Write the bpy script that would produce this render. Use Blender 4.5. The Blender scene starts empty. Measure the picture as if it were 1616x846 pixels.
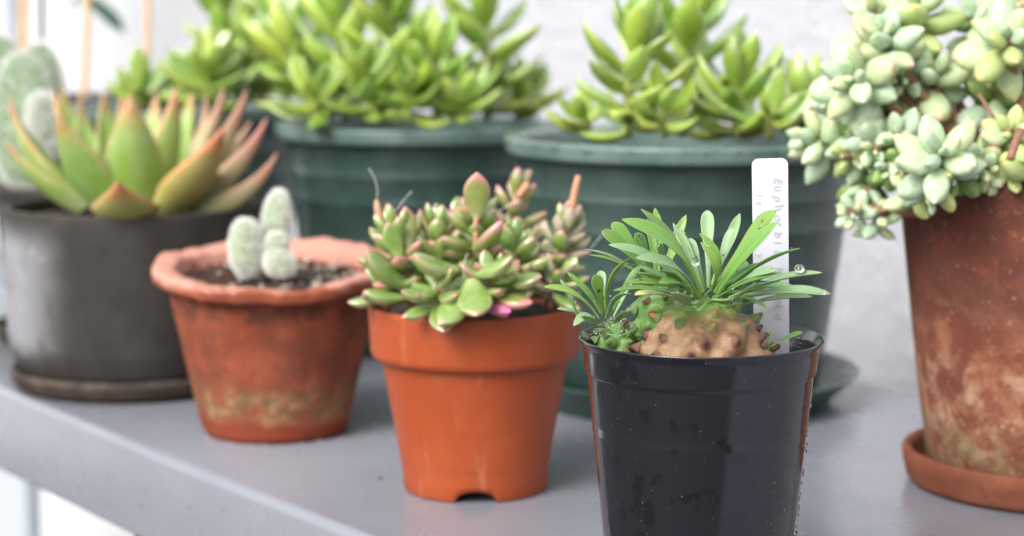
import bpy, bmesh, math, random
from mathutils import Vector, Matrix, noise as mnoise

R = math.radians
PI = math.pi
C = bpy.context.scene.collection
scene = bpy.context.scene

# ------------------------------------------------------------------ camera
PITCH = math.atan(423 / 3200)
CAM = Vector((0, 0, 0.226))
cam_d = bpy.data.cameras.new('camera')
cam = bpy.data.objects.new('camera', cam_d); C.objects.link(cam)
cam.location = CAM
cam.rotation_euler = (PI / 2 - PITCH, 0, 0)
cam_d.sensor_width = 36; cam_d.lens = 36 * 3200 / 1616
cam_d.clip_start = 0.01; cam_d.clip_end = 400
cam_d.dof.use_dof = True
cam_d.dof.focus_distance = 0.736
cam_d.dof.aperture_fstop = 8.4
scene.camera = cam

# ------------------------------------------------------------------ sky, sun, exposure
SUN_EL, SUN_AZ = R(40), R(-142)          # azimuth from +Y, clockwise seen from above
w = bpy.data.worlds.new('World'); scene.world = w; w.use_nodes = True
nt = w.node_tree; nt.nodes.clear()
sky = nt.nodes.new('ShaderNodeTexSky'); sky.sky_type = 'NISHITA'; sky.sun_disc = False
sky.sun_elevation = SUN_EL; sky.sun_rotation = SUN_AZ
sky.air_density = 1.0; sky.dust_density = 4.0; sky.ozone_density = 1.0
hsv = nt.nodes.new('ShaderNodeHueSaturation'); hsv.inputs['Saturation'].default_value = 0.26
bg = nt.nodes.new('ShaderNodeBackground'); bg.inputs['Strength'].default_value = 0.15
wo = nt.nodes.new('ShaderNodeOutputWorld')
nt.links.new(sky.outputs[0], hsv.inputs['Color']); nt.links.new(hsv.outputs[0], bg.inputs['Color'])
nt.links.new(bg.outputs[0], wo.inputs['Surface'])
sd = bpy.data.lights.new('sun', 'SUN'); sd.energy = 1.4; sd.angle = R(30); sd.color = (1, 0.975, 0.94)
so = bpy.data.objects.new('sun', sd); C.objects.link(so)
sv = Vector((math.sin(SUN_AZ) * math.cos(SUN_EL), math.cos(SUN_AZ) * math.cos(SUN_EL), math.sin(SUN_EL)))
so.rotation_euler = sv.to_track_quat('Z', 'Y').to_euler(); so.location = sv * 5
vs = scene.view_settings
scene.display_settings.display_device = 'sRGB'
vs.view_transform = 'Standard'; vs.look = 'None'; vs.gamma = 1.0; vs.use_curve_mapping = False
vs.exposure = 0.84
scene.cycles.use_denoising = True
scene.cycles.max_bounces = 10
scene.cycles.caustics_refractive = False; scene.cycles.caustics_reflective = False

# ------------------------------------------------------------------ helpers
DS = 0.0
def W(px, py, d):
    """the world point that the photograph shows at a pixel, d metres in front of the lens"""
    d = d - DS
    v = Vector(((px - 808) / 3200, math.cos(PITCH) + (423 - py) / 3200 * math.sin(PITCH),
                -math.sin(PITCH) + (423 - py) / 3200 * math.cos(PITCH)))
    return CAM + v * (d / v.y)

ORG = {}
def thing(name, label, cat, loc=(0, 0, 0), group=None):
    o = bpy.data.objects.new(name, None); C.objects.link(o)
    o.empty_display_size = 0.02
    o.location = loc; ORG[o.name] = Vector(loc)
    o['label'] = label; o['category'] = cat
    if group: o['group'] = group
    return o

VARIANT = {}
def link(name, me, mat, parent=None, M=None, kind=None):
    """M is the world matrix; alike pieces share one mesh per material"""
    if mat and me.materials and me.materials[0] != mat:
        key = (me.name, mat.name)
        if key not in VARIANT:
            VARIANT[key] = me.copy(); VARIANT[key].materials.clear(); VARIANT[key].materials.append(mat)
        me = VARIANT[key]
    o = bpy.data.objects.new(name, me); C.objects.link(o)
    if mat and not me.materials: me.materials.append(mat)
    M = M or Matrix.Identity(4)
    if parent:
        org = ORG[parent.name]; o.parent = parent
        o.matrix_basis = Matrix.Translation(-org) @ M
    else:
        o.matrix_basis = M
    if kind: o['kind'] = kind
    return o

def part(name, me, mat, parent, kind=None):
    """a part whose mesh is in the thing's own coordinates; its sub-parts use the same origin"""
    o = bpy.data.objects.new(name, me); C.objects.link(o)
    if mat and not me.materials: me.materials.append(mat)
    o.parent = parent; ORG[o.name] = ORG[parent.name]
    if kind: o['kind'] = kind
    return o

def tag(o, label, cat, group=None):
    o['label'] = label; o['category'] = cat
    if group: o['group'] = group
    return o

def mesh(name, vs_, fs, uvs=None, smooth=True):
    me = bpy.data.meshes.new(name); me.from_pydata([tuple(v) for v in vs_], [], fs)
    if uvs:
        ul = me.uv_layers.new(name='UVMap')
        for lp in me.loops: ul.data[lp.index].uv = uvs[lp.vertex_index]
    if smooth: me.polygons.foreach_set('use_smooth', [True] * len(me.polygons))
    me.update(); return me

def from_bm(name, bm, smooth=False):
    me = bpy.data.meshes.new(name); bm.to_mesh(me); bm.free()
    me.polygons.foreach_set('use_smooth', [smooth] * len(me.polygons)); return me

def lathe(name, prof, seg=96, f=None, close=False):
    """prof: (radius, z) from outside bottom round to the inside; f(x,y,z,i,a) may bend a vertex"""
    V, F = [], []
    n = len(prof)
    for i, (r, z) in enumerate(prof):
        for j in range(seg):
            a = 2 * PI * j / seg
            p = (r * math.cos(a), r * math.sin(a), z)
            if f: p = f(p[0], p[1], p[2], i, a)
            V.append(p)
    for i in range(n - 1):
        for j in range(seg):
            k = (j + 1) % seg
            F.append((i * seg + j, i * seg + k, (i + 1) * seg + k, (i + 1) * seg + j))
    if close:
        F.append(tuple(range(seg))[::-1]); F.append(tuple((n - 1) * seg + j for j in range(seg)))
    me = mesh(name, V, F)
    return me

def rounded(pts, r=0.0012, steps=3):
    """round the corners of a (r, z) profile"""
    out = [pts[0]]
    for a, b, c in zip(pts, pts[1:], pts[2:]):
        A, B, D = Vector(a), Vector(b), Vector(c)
        q = min(r, (A - B).length * .45, (D - B).length * .45)
        p0 = B + (A - B).normalized() * q; p1 = B + (D - B).normalized() * q
        for s in range(steps + 1):
            t = s / steps
            out.append(tuple((p0.lerp(B, t)).lerp(B.lerp(p1, t), t)))
    out.append(pts[-1]); return out

def tube(name, pts, rad, seg=8):
    V, F = [], []
    pts = [Vector(p) for p in pts]; n = len(pts)
    prev = None
    for i, p in enumerate(pts):
        d = (pts[min(i + 1, n - 1)] - pts[max(i - 1, 0)]).normalized()
        if prev is None:
            h = Vector((0, 0, 1)) if abs(d.z) < .9 else Vector((1, 0, 0))
            x = d.cross(h).normalized()
        else:
            x = (prev - d * prev.dot(d)).normalized()
        prev = x; y = d.cross(x)
        r = rad[i] if isinstance(rad, (list, tuple)) else rad
        for j in range(seg):
            a = 2 * PI * j / seg
            V.append(p + x * (r * math.cos(a)) + y * (r * math.sin(a)))
    for i in range(n - 1):
        for j in range(seg):
            k = (j + 1) % seg
            F.append((i * seg + j, i * seg + k, (i + 1) * seg + k, (i + 1) * seg + j))
    F.append(tuple(range(seg))[::-1]); F.append(tuple((n - 1) * seg + j for j in range(seg)))
    return mesh(name, V, F)

def bez(a, b, c, n=8):
    a, b, c = Vector(a), Vector(b), Vector(c)
    return [a.lerp(b, i / n).lerp(b.lerp(c, i / n), i / n) for i in range(n + 1)]

def curve1(pts):
    """smooth interpolation through (t, v) points"""
    def f(t):
        if t <= pts[0][0]: return pts[0][1]
        for i in range(len(pts) - 1):
            t0, v0 = pts[i]; t1, v1 = pts[i + 1]
            if t <= t1:
                m0 = (v1 - pts[i - 1][1]) / (t1 - pts[i - 1][0]) if i else (v1 - v0) / (t1 - t0)
                m1 = (pts[i + 2][1] - v0) / (pts[i + 2][0] - t0) if i + 2 < len(pts) else (v1 - v0) / (t1 - t0)
                h = t1 - t0; s = (t - t0) / h
                return ((2*s**3 - 3*s*s + 1) * v0 + (s**3 - 2*s*s + s) * h * m0 + (-2*s**3 + 3*s*s) * v1 + (s**3 - s*s) * h * m1)
        return pts[-1][1]
    return f

def leaf_mesh(name, wd, th, wp, tp=None, bend=0.0, cup=0.0, flat=0.6, n=12, m=12, twist=0.0, wave=0.0, seed=0):
    """unit-length leaf along +Y, upper face +Z; wd and th are half width and half thickness"""
    rnd = random.Random(seed)
    wf = curve1(wp); tf = curve1(tp) if tp else wf
    V, F, UV = [], [], []
    ph = rnd.uniform(0, 6)
    for i in range(n + 1):
        t = 0.5 - 0.5 * math.cos(PI * i / n)
        hw = max(wd * wf(t), 0.0015); hz = max(th * tf(t), 0.001)
        zc = bend * 4 * t * (1 - t)
        xo = wave * math.sin(t * 3.3 + ph) * .5
        tw = twist * t
        for j in range(m):
            a = 2 * PI * j / m
            x = hw * math.cos(a); s = math.sin(a)
            z = hz * s * (flat if s > 0 else 1.0) + cup * (x / wd) ** 2 * wd * 1.0
            x2 = x * math.cos(tw) - z * math.sin(tw); z2 = x * math.sin(tw) + z * math.cos(tw)
            V.append((x2 + xo * t * (1 - t) * 4, t, z2 + zc)); UV.append((.5 + .5 * math.cos(a), t))
    for i in range(n):
        for j in range(m):
            k = (j + 1) % m
            F.append((i * m + j, (i + 1) * m + j, (i + 1) * m + k, i * m + k))
    F.append(tuple(range(m))); F.append(tuple(n * m + j for j in range(m))[::-1])
    return mesh(name, V, F, UV)

def leaf_matrix(base, d, up, L, sx=1.0, sz=1.0):
    y = Vector(d).normalized(); up = Vector(up)
    z = up - y * up.dot(y)
    if z.length < 1e-4: z = y.orthogonal()
    z.normalize(); x = y.cross(z)
    M = Matrix((x * L * sx, y * L, z * L * sz)).transposed().to_4x4()
    M.translation = base
    return M

def cam_axis(rt, up, to):
    return Vector((rt, -to, up)).normalized()

# ------------------------------------------------------------------ materials
class N:
    def __init__(s, name):
        s.m = bpy.data.materials.new(name); s.m.use_nodes = True
        s.t = s.m.node_tree; s.b = s.t.nodes['Principled BSDF']
    def n(s, kind, **kw):
        x = s.t.nodes.new(kind)
        for k, v in kw.items(): setattr(x, k, v)
        return x
    def l(s, a, b): s.t.links.new(a, b)
    def val(s, sock, v):
        if hasattr(v, 'is_linked'): s.l(v, sock)
        else: sock.default_value = v
    def coord(s, out='Object'): return s.n('ShaderNodeTexCoord').outputs[out]
    def noise(s, scale, vec=None, detail=4, rough=.6, dist=0.0):
        x = s.n('ShaderNodeTexNoise'); x.inputs['Scale'].default_value = scale
        x.inputs['Detail'].default_value = detail; x.inputs['Roughness'].default_value = rough
        x.inputs['Distortion'].default_value = dist
        s.l(vec if vec is not None else s.coord(), x.inputs['Vector']); return x.outputs['Fac']
    def ramp(s, fac, stops):
        x = s.n('ShaderNodeValToRGB'); e = x.color_ramp.elements
        while len(e) < len(stops): e.new(.5)
        for k, (p, c) in enumerate(stops):
            e[k].position = p; e[k].color = (c[0], c[1], c[2], 1) if isinstance(c, (tuple, list)) else (c, c, c, 1)
        s.l(fac, x.inputs['Fac']); return x.outputs['Color']
    def mix(s, fac, a, b, mode='MIX'):
        x = s.n('ShaderNodeMix', data_type='RGBA', blend_type=mode)
        s.val(x.inputs[0], fac)
        for sock, v in ((x.inputs[6], a), (x.inputs[7], b)):
            if isinstance(v, (tuple, list)): v = (v[0], v[1], v[2], 1)
            s.val(sock, v)
        return x.outputs[2]
    def math(s, op, a, b=0.0, c=0.0, clamp=False):
        x = s.n('ShaderNodeMath', operation=op); x.use_clamp = clamp
        s.val(x.inputs[0], a); s.val(x.inputs[1], b); s.val(x.inputs[2], c); return x.outputs[0]
    def sep(s, vec):
        x = s.n('ShaderNodeSeparateXYZ'); s.l(vec, x.inputs[0]); return x.outputs
    def mapr(s, v, a, b, c=0.0, d=1.0, smooth=True):
        x = s.n('ShaderNodeMapRange'); x.interpolation_type = 'SMOOTHSTEP' if smooth else 'LINEAR'
        s.l(v, x.inputs[0])
        for k, q in zip((1, 2, 3, 4), (a, b, c, d)): x.inputs[k].default_value = q
        return x.outputs[0]
    def bump(s, h, strength=.3, dist=.001):
        x = s.n('ShaderNodeBump'); x.inputs['Strength'].default_value = strength; x.inputs['Distance'].default_value = dist
        s.l(h, x.inputs['Height']); s.l(x.outputs[0], s.b.inputs['Normal']); return x
    def set(s, **kw):
        for k, v in kw.items():
            k = k.replace('_', ' ')
            if k == 'Base Color' and isinstance(v, (tuple, list)): v = (v[0], v[1], v[2], 1)
            s.val(s.b.inputs[k], v)
        return s

def plain(name, col, rough=.5, **kw):
    q = N(name); q.set(Base_Color=col, Roughness=rough, **kw); return q.m

def leaf_mat(name, base, mid, tip, edge, edge_amt=.6, tip_at=.75, rough=.38, sss=.1, var=.25, bloom=None, bloom_amt=.0,
             rib=None, rib_amt=0.0, rand_tip=.5, spec=.5, speck=0.0, alt=None, alt_amt=.5, bumpk=.15, coat=0.0):
    q = N(name)
    uv = q.sep(q.coord('UV')); u, t = uv[0], uv[1]
    rnd = q.n('ShaderNodeObjectInfo').outputs['Random']
    obj = q.coord()
    ns = q.noise(3.5, obj, 5, .6)
    tt = q.math('ADD', t, q.math('MULTIPLY_ADD', ns, .16, -.08))
    if alt: mid = q.mix(q.math('MULTIPLY', q.mapr(rnd, .45, .95), alt_amt), mid, alt)
    c = q.mix(q.mapr(tt, .02, .38), base, mid)
    tf = q.mapr(tt, tip_at, 1.0)
    amt = q.math('MULTIPLY_ADD', q.mapr(q.math('FRACT', q.math('MULTIPLY', rnd, 7.31)), 0, 1), rand_tip, 1 - rand_tip)
    c = q.mix(q.math('MULTIPLY', tf, amt), c, tip)
    e = q.math('ABSOLUTE', q.math('MULTIPLY_ADD', u, 2.0, -1.0))
    ef = q.math('MULTIPLY', q.mapr(e, .80, 1.0), q.math('MULTIPLY', q.mapr(tt, .1, .7), edge_amt))
    c = q.mix(q.math('MULTIPLY', ef, amt), c, edge)
    if rib:
        rf = q.math('MULTIPLY', q.mapr(e, .16, .0), rib_amt); c = q.mix(rf, c, rib)
    if bloom:
        bn = q.mapr(q.noise(5.0, obj, 6, .7), .35, .65)
        c = q.mix(q.math('MULTIPLY', bn, bloom_amt), c, bloom)
    if speck:
        vo = q.n('ShaderNodeTexVoronoi'); vo.inputs['Scale'].default_value = 26; q.l(obj, vo.inputs['Vector'])
        c = q.mix(q.math('MULTIPLY', q.mapr(vo.outputs['Distance'], .22, .1), speck), c, (.75, .82, .68))
    hv = q.n('ShaderNodeHueSaturation')
    q.val(hv.inputs['Value'], q.math('MULTIPLY_ADD', rnd, var, 1 - var * .5))
    q.val(hv.inputs['Hue'], q.math('MULTIPLY_ADD', q.math('FRACT', q.math('MULTIPLY', rnd, 13.7)), .03, .485))
    q.l(c, hv.inputs['Color'])
    q.set(Base_Color=hv.outputs[0], Roughness=q.math('MULTIPLY_ADD', ns, .25, rough - .12), Subsurface_Weight=sss,
          Subsurface_Scale=.004)
    q.b.inputs['Subsurface Radius'].default_value = (.6, 1.0, .25)
    q.b.inputs['Coat Weight'].default_value = coat; q.b.inputs['Coat Roughness'].default_value = .16; q.b.inputs['Coat IOR'].default_value = 1.75
    q.b.inputs['Specular IOR Level'].default_value = spec
    q.bump(q.noise(30, obj, 3), bumpk, .02)
    return q.m

def clay(name, a, b, rough=.75, stains=(), scale=38, speck=None, bumpk=.35, bscale=260, spec=.16):
    """stains: (colour, z0, z1, softness, amount, noise scale, threshold)"""
    q = N(name); o = q.coord(); z = q.sep(o)[2]
    c = q.mix(q.mapr(q.noise(scale, o, 6, .65), .3, .7), a, b)
    for col, z0, z1, soft, amt, nsc, thr in stains:
        nz = q.noise(nsc, o, 7, .68, .6)
        zz = q.math('ADD', z, q.math('MULTIPLY_ADD', nz, .02, -.01))
        f = q.math('MULTIPLY', q.mapr(zz, z0 - soft, z0 + soft), q.mapr(zz, z1 + soft, z1 - soft))
        f = q.math('MULTIPLY', f, q.mapr(q.noise(nsc * 1.7, o, 8, .7, .4), thr - .1, thr + .12))
        c = q.mix(q.math('MULTIPLY', f, amt), c, col)
    if speck:
        c = q.mix(q.math('MULTIPLY', q.mapr(q.noise(420, o, 2, .5), .66, .74), speck[1]), c, speck[0])
    q.set(Base_Color=c, Roughness=q.mapr(q.noise(scale * 2, o), .3, .7, rough - .1, rough + .1))
    q.b.inputs['Specular IOR Level'].default_value = spec
    q.bump(q.math('ADD', q.noise(bscale, o, 6, .7), q.math('MULTIPLY', q.noise(bscale * .2, o, 3), 1.5)), bumpk, .0012)
    return q.m

def soil_mat():
    q = N('soil'); o = q.coord()
    c = q.ramp(q.noise(330, o, 5, .7), [(.3, (.012, .008, .006)), (.55, (.05, .032, .022)), (.75, (.13, .09, .065))])
    q.set(Base_Color=c, Roughness=.9); q.bump(q.noise(300, o, 5, .7), .9, .003); return q.m

M_soil = soil_mat()
M_grit = clay('pale grit', (.50, .46, .40), (.30, .25, .20), .8, scale=300, bumpk=.3)
M_darkgrit = clay('dark grit', (.04, .028, .022), (.14, .065, .04), .8, scale=300, bumpk=.3)
q = N('water'); q.set(Base_Color=(1, 1, 1), Roughness=0.0, IOR=1.33); q.b.inputs['Transmission Weight'].default_value = 1.0
M_water = q.m

# shelf paint: semi-gloss, faint brush and water marks
q = N('grey shelf paint'); o = q.coord()
c = q.mix(q.mapr(q.noise(9, o, 6, .65), .3, .7), (.205, .216, .250), (.225, .235, .268))
c = q.mix(q.math('MULTIPLY', q.mapr(q.noise(55, o, 7, .75), .62, .74), .22), c, (.14, .14, .145))
c = q.mix(q.math('MULTIPLY', q.mapr(q.noise(420, o, 2, .5), .70, .76), .5), c, (.16, .14, .12))
q.set(Base_Color=c, Roughness=q.mapr(q.noise(24, o, 6, .65), .35, .68, .20, .30))
q.bump(q.math('ADD', q.noise(26, o, 3), q.math('MULTIPLY', q.noise(210, o, 4, .6), .15)), .12, .0012)
M_shelf = q.m

def plaster(name, col, k):
    q = N(name); o = q.coord()
    c = q.mix(q.mapr(q.noise(6, o, 6, .65), .3, .7), col, tuple(x * .93 for x in col))
    q.set(Base_Color=c, Roughness=.85); q.bump(q.noise(55, o, 7, .62, .3), k, .006); return q.m
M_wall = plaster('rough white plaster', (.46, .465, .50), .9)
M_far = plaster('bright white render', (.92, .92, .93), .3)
M_ground = clay('terrace paving', (.055, .055, .055), (.085, .083, .08), .8, scale=4, bumpk=.3, bscale=30)
M_legs = plain('dark green metal', (.012, .03, .026), .4)
M_panel = plain('pale blue grey paint', (.50, .54, .60), .6)

# ------------------------------------------------------------------ setting
Sn = Vector((.811, .585, 0)).normalized()            # from the shelf's front edge to the wall
Su = Vector((.585, -.811, 0)).normalized()           # along the shelf, to the front right
F0, WALL = .440, .866
WALLN = 1.06
def shelf_pt(u, v, z): return Su * u + Sn * v + Vector((0, 0, z))
GZ = -.72

bm = bmesh.new(); bmesh.ops.create_grid(bm, x_segments=1, y_segments=1, size=60)
g = link('ground', from_bm('ground', bm), M_ground, None, Matrix.Translation((0, 0, GZ))); g['kind'] = 'structure'

# shelf: profile with rounded front nosing, run along Su
sh = thing('shelf', 'long grey painted shelf that carries all the potted plants', 'shelf', shelf_pt(-.2, .64, GZ))
TH, RR, BK = .0495, .005, .002
prof = []
for k in range(7):
    a = PI / 2 + (PI / 2) * k / 6
    prof.append((F0 + RR + RR * math.cos(a), -RR + RR * math.sin(a)))
for k in range(5):
    a = PI + (PI / 2) * k / 4
    prof.append((F0 + BK + BK * math.cos(a), -TH + BK + BK * math.sin(a)))
prof += [(F0 + .018, -TH), (F0 + .018, -.016), (WALL - .004, -.016), (WALL - .004, 0)]
V, F = [], []
us = [-1.75 + 3.6 * k / 72 for k in range(73)]
for u in us:
    for (v, z) in prof:
        wob = .0005 * math.sin(u * 9) + .0003 * math.sin(u * 23)
        V.append(shelf_pt(u, v, z + (wob if v < F0 + .1 and z > -.02 and z < -.0001 else 0)) - ORG[sh.name])
n = len(prof)
for i in range(len(us) - 1):
    for j in range(n):
        k = (j + 1) % n
        F.append((i * n + j, i * n + k, (i + 1) * n + k, (i + 1) * n + j))
F.append(tuple(range(n))[::-1]); F.append(tuple((len(us) - 1) * n + j for j in range(n)))
me = mesh('shelf_board', V, F, smooth=True)
bmx = bmesh.new(); bmx.from_mesh(me); bmesh.ops.recalc_face_normals(bmx, faces=bmx.faces)
for e in bmx.edges:
    if len(e.link_faces) == 2 and e.calc_face_angle(0) > R(40): e.smooth = False
bmx.to_mesh(me); bmx.free()
part('shelf_board', me, M_shelf, sh)
for (u, v) in ((-.985, F0 + .035), (-.985, WALL - .06), (1.5, F0 + .06), (1.5, WALL - .06)):
    p = shelf_pt(u, v, 0) - ORG[sh.name]
    bm = bmesh.new(); bmesh.ops.create_cube(bm, size=1)
    bmesh.ops.scale(bm, vec=(.022, .022, -GZ - .019), verts=bm.verts)
    bmesh.ops.rotate(bm, matrix=Matrix.Rotation(math.atan2(Su.y, Su.x), 3, 'Z'), verts=bm.verts)
    bmesh.ops.translate(bm, vec=(p.x, p.y, (-GZ - .017) / 2), verts=bm.verts)
    part('leg', from_bm('leg', bm), M_legs, sh)

def slab(name, a, b, th, z0, z1, mat, label, cat):
    """an upright wall from a to b (plan points), its thickness away from the camera"""
    a, b = Vector((a[0], a[1], 0)), Vector((b[0], b[1], 0)); d = (b - a).normalized(); nn = Vector((-d.y, d.x, 0))
    if nn.y < 0: nn = -nn
    bm = bmesh.new()
    vs_ = [bm.verts.new((p.x, p.y, z - z0)) for z in (z0, z1) for p in (Vector((0, 0, 0)), b - a, b - a + nn * th, nn * th)]
    for f in ((0, 1, 2, 3), (4, 5, 6, 7), (0, 1, 5, 4), (1, 2, 6, 5), (2, 3, 7, 6), (3, 0, 4, 7)): bm.faces.new([vs_[i] for i in f])
    bmesh.ops.recalc_face_normals(bm, faces=bm.faces)
    bmesh.ops.bevel(bm, geom=list(bm.edges), offset=.006, segments=2, affect='EDGES')
    o = link(name, from_bm(name, bm), mat, None, Matrix.Translation((a.x, a.y, z0)))
    return tag(o, label, cat)
wl = Vector((-.341, 2.285, 0)); wl = wl + Sn * (WALLN - wl.dot(Sn)); wr = wl + Su * 3.2
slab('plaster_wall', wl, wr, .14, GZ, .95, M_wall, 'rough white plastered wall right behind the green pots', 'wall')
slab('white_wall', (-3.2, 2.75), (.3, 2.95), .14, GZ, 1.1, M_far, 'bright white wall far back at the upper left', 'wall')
slab('grey_panel', (-.80, 2.55), (-.6176, 2.55), .05, GZ, .9, M_panel, 'pale blue grey upright panel at the far left behind the bunny ear cactus', 'panel')

# ------------------------------------------------------------------ leaf shapes
AGAVE = [leaf_mesh('pointed_leaf', .27, .085, [(0, .66), (.15, .86), (.34, 1), (.55, .84), (.74, .54), (.89, .24), (1, .0)],
                   [(0, .8), (.3, 1), (.7, .75), (.95, .3), (1, .05)], bend=b, cup=.28, flat=.25, n=16, m=16, seed=i)
         for i, b in enumerate((-.05, -.10, -.02))]
SEDUM = [leaf_mesh('sedum_leaf', .215, .125, [(0, .35), (.12, .55), (.35, .9), (.55, 1), (.75, .78), (.9, .4), (1, .03)],
                   [(0, .55), (.2, .9), (.5, 1), (.8, .7), (1, .08)], bend=b, cup=.12, flat=.45, wave=wv, seed=i)
         for i, (b, wv) in enumerate(((-.05, .02), (-.09, 0), (-.02, -.03), (-.12, .03)))]
OVAL = [leaf_mesh('plump_leaf', wd, .26, [(0, .28), (.1, .58), (.3, .90), (.52, 1), (.74, .82), (.89, .46), (.965, .18), (1, .02)],
                  [(0, .4), (.15, .75), (.45, 1), (.74, .80), (.89, .44), (.965, .18), (1, .03)], bend=b, cup=.03, flat=.85, n=14, seed=i)
        for i, (wd, b) in enumerate(((.27, -.04), (.30, -.06), (.25, -.02)))]
OVAL += [leaf_mesh('bead_leaf', wd, .27, [(0, .28), (.1, .58), (.3, .90), (.56, 1), (.8, .82), (.92, .54), (.98, .22), (1, .05)], None, bend=b, cup=.0, flat=.9, n=14, seed=i)
         for i, (wd, b) in enumerate(((.31, -.04),))]
GRAPTO = [leaf_mesh('fat_leaf', wd, .205, [(0, .35), (.12, .55), (.35, .86), (.56, 1), (.75, .84), (.9, .45), (1, .03)],
                    [(0, .5), (.2, .85), (.5, 1), (.78, .8), (.93, .42), (1, .06)], bend=b, cup=.06, flat=.5, n=14, seed=i)
          for i, (wd, b) in enumerate(((.23, -.04), (.27, -.07), (.21, -.02)))]
SPAT_W = [(0, .30), (.2, .34), (.45, .52), (.68, .88), (.83, 1), (.93, .82), (.985, .4), (1, .12)]
LANC_W = [(0, .36), (.2, .46), (.45, .78), (.68, 1), (.85, .82), (.95, .42), (1, .05)]
SPAT_T = [(0, 1), (.3, .8), (.7, .6), (1, .3)]
def eu(nm, wd, wp, b, cp, tw=0, wv=0, s=0):
    return leaf_mesh(nm, wd, .019, wp, SPAT_T, bend=b, cup=cp, flat=.8, n=18, m=12, twist=tw, wave=wv, seed=s)
EUPH = {'spoon': eu('spoon_leaf', .135, SPAT_W, .04, .22, .1), 'arch': eu('arched_leaf', .105, LANC_W, .13, .25, .25, .02, 1),
        'lance': eu('lance_leaf', .10, LANC_W, .05, .3, -.2, .03, 2), 'thin': eu('thin_leaf', .062, LANC_W, .05, .4, .35, .03, 3),
        'dish': eu('dished_leaf', .11, SPAT_W, -.09, .22, -.2, 0, 4), 'hook': eu('hooked_leaf', .10, LANC_W, .26, .2, .3, 0, 5)}

# ------------------------------------------------------------------ generators
def stem_leaves(stem, pts, n, L, meshes, mat, a0, a1, seed, s0=.75, s1=.55, r0=.001, t0=.05, jit=8, sx=(.9, 1.15), dew=None, spin=None, guard=None):
    """leaves in a spiral up a stem: a0 is the lean from the stem at the foot, a1 at the top"""
    rnd = random.Random(seed); pts = [Vector(p) for p in pts]; N_ = len(pts) - 1
    ph = rnd.uniform(0, 6.28) if spin is None else spin
    for k in range(n):
        f = k / max(1, n - 1); s = (t0 + (1 - t0) * f) * N_
        i = min(int(s), N_ - 1); c = pts[i].lerp(pts[i + 1], s - i)
        ax = (pts[min(i + 1, N_)] - pts[max(i - 1, 0)]).normalized()
        x = ax.orthogonal().normalized(); y = ax.cross(x)
        az = ph + k * 2.39996 + rnd.uniform(-.25, .25)
        rad = x * math.cos(az) + y * math.sin(az)
        an = R(a0 + (a1 - a0) * f ** 1.3 + rnd.uniform(-jit, jit))
        d = ax * math.cos(an) + rad * math.sin(an)
        up = ax * math.sin(an) - rad * math.cos(an)
        size = L * (s0 + (1 - s0) * min(1, f / .35) if f < .35 else 1 + (s1 - 1) * ((f - .35) / .65) ** 1.5) * rnd.uniform(.88, 1.12)
        M = leaf_matrix(c + rad * r0, d, up, size, rnd.uniform(*sx))
        if guard and any(guard[2] * .95 < math.hypot(p.x - guard[0], p.y - guard[1]) < guard[3] * 1.03 and p.z < guard[4] + .0015
                         for p in (M @ Vector((xx, tt / 10, 0)) for tt in range(11) for xx in (-.15, .15))):
            rnd.choice(meshes); continue
        link('leaf', rnd.choice(meshes), mat if not isinstance(mat, list) else rnd.choice(mat), stem, M)
        if dew is not None:
            for _ in range(dew[1]):
                tt = rnd.uniform(.3, .95)
                dew[0].append((M @ Vector((rnd.uniform(-.12, .12), tt, .055)), rnd.uniform(.0003, .0008)))

DROP = None
def beads(name, pts, parent, mat=None, squash=.8):
    """many small drops of water as one stuff part"""
    bm = bmesh.new(); org = ORG[parent.name]
    for p, r in pts:
        b = bmesh.ops.create_icosphere(bm, subdivisions=2, radius=r)
        bmesh.ops.scale(bm, vec=(1, 1, squash), verts=b['verts'])
        bmesh.ops.translate(bm, vec=p - org, verts=b['verts'])
    return part(name, from_bm(name, bm, True), mat or M_water, parent, 'stuff')

def pebbles(name, spots, parent, mat, seed):
    rnd = random.Random(seed); V, F = [], []
    bm = bmesh.new()
    for p, r in spots:
        b = bmesh.ops.create_icosphere(bm, subdivisions=1, radius=r)
        bmesh.ops.scale(bm, vec=(rnd.uniform(.8, 1.3), rnd.uniform(.8, 1.3), rnd.uniform(.5, .9)), verts=b['verts'])
        bmesh.ops.rotate(bm, matrix=Matrix.Rotation(rnd.uniform(0, 6), 3, 'Z') @ Matrix.Rotation(rnd.uniform(-.5, .5), 3, 'X'), verts=b['verts'])
        for v in b['verts']: v.co *= 1 + rnd.uniform(-.14, .14)
        bmesh.ops.translate(bm, vec=p, verts=b['verts'])
    return part(name, from_bm(name, bm), mat, parent, 'stuff')

def soil_disc(parent, r, z, seed, amp=.002):
    rnd = random.Random(seed); V, F = [(0, 0, z)], []; S, Q = 40, 10
    for i in range(1, Q + 1):
        for j in range(S):
            a = 2 * PI * j / S; rr = r * i / Q
            h = amp * mnoise.noise(Vector((rr * math.cos(a) * 160 + seed, rr * math.sin(a) * 160, 0))) if i < Q else 0
            V.append((rr * math.cos(a), rr * math.sin(a), z + h))
    for j in range(S): F.append((0, 1 + j, 1 + (j + 1) % S))
    for i in range(Q - 1):
        for j in range(S):
            k = (j + 1) % S; b = 1 + i * S
            F.append((b + j, b + S + j, b + S + k, b + k))
    return part('soil', mesh('soil', V, F), M_soil, parent)

def wet_rim_beads(parent, center, r, z, n, seed, smin=.0004, smax=.0011, front=True):
    rnd = random.Random(seed); pts = []
    for _ in range(n):
        a = rnd.uniform(-PI, 0) if front else rnd.uniform(-PI, PI)
        pts.append((Vector((center.x + r * math.cos(a), center.y + r * math.sin(a), center.z + z + rnd.uniform(-.0022, .0008))), rnd.uniform(smin, smax)))
    return beads('water_bead', pts, parent)

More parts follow.
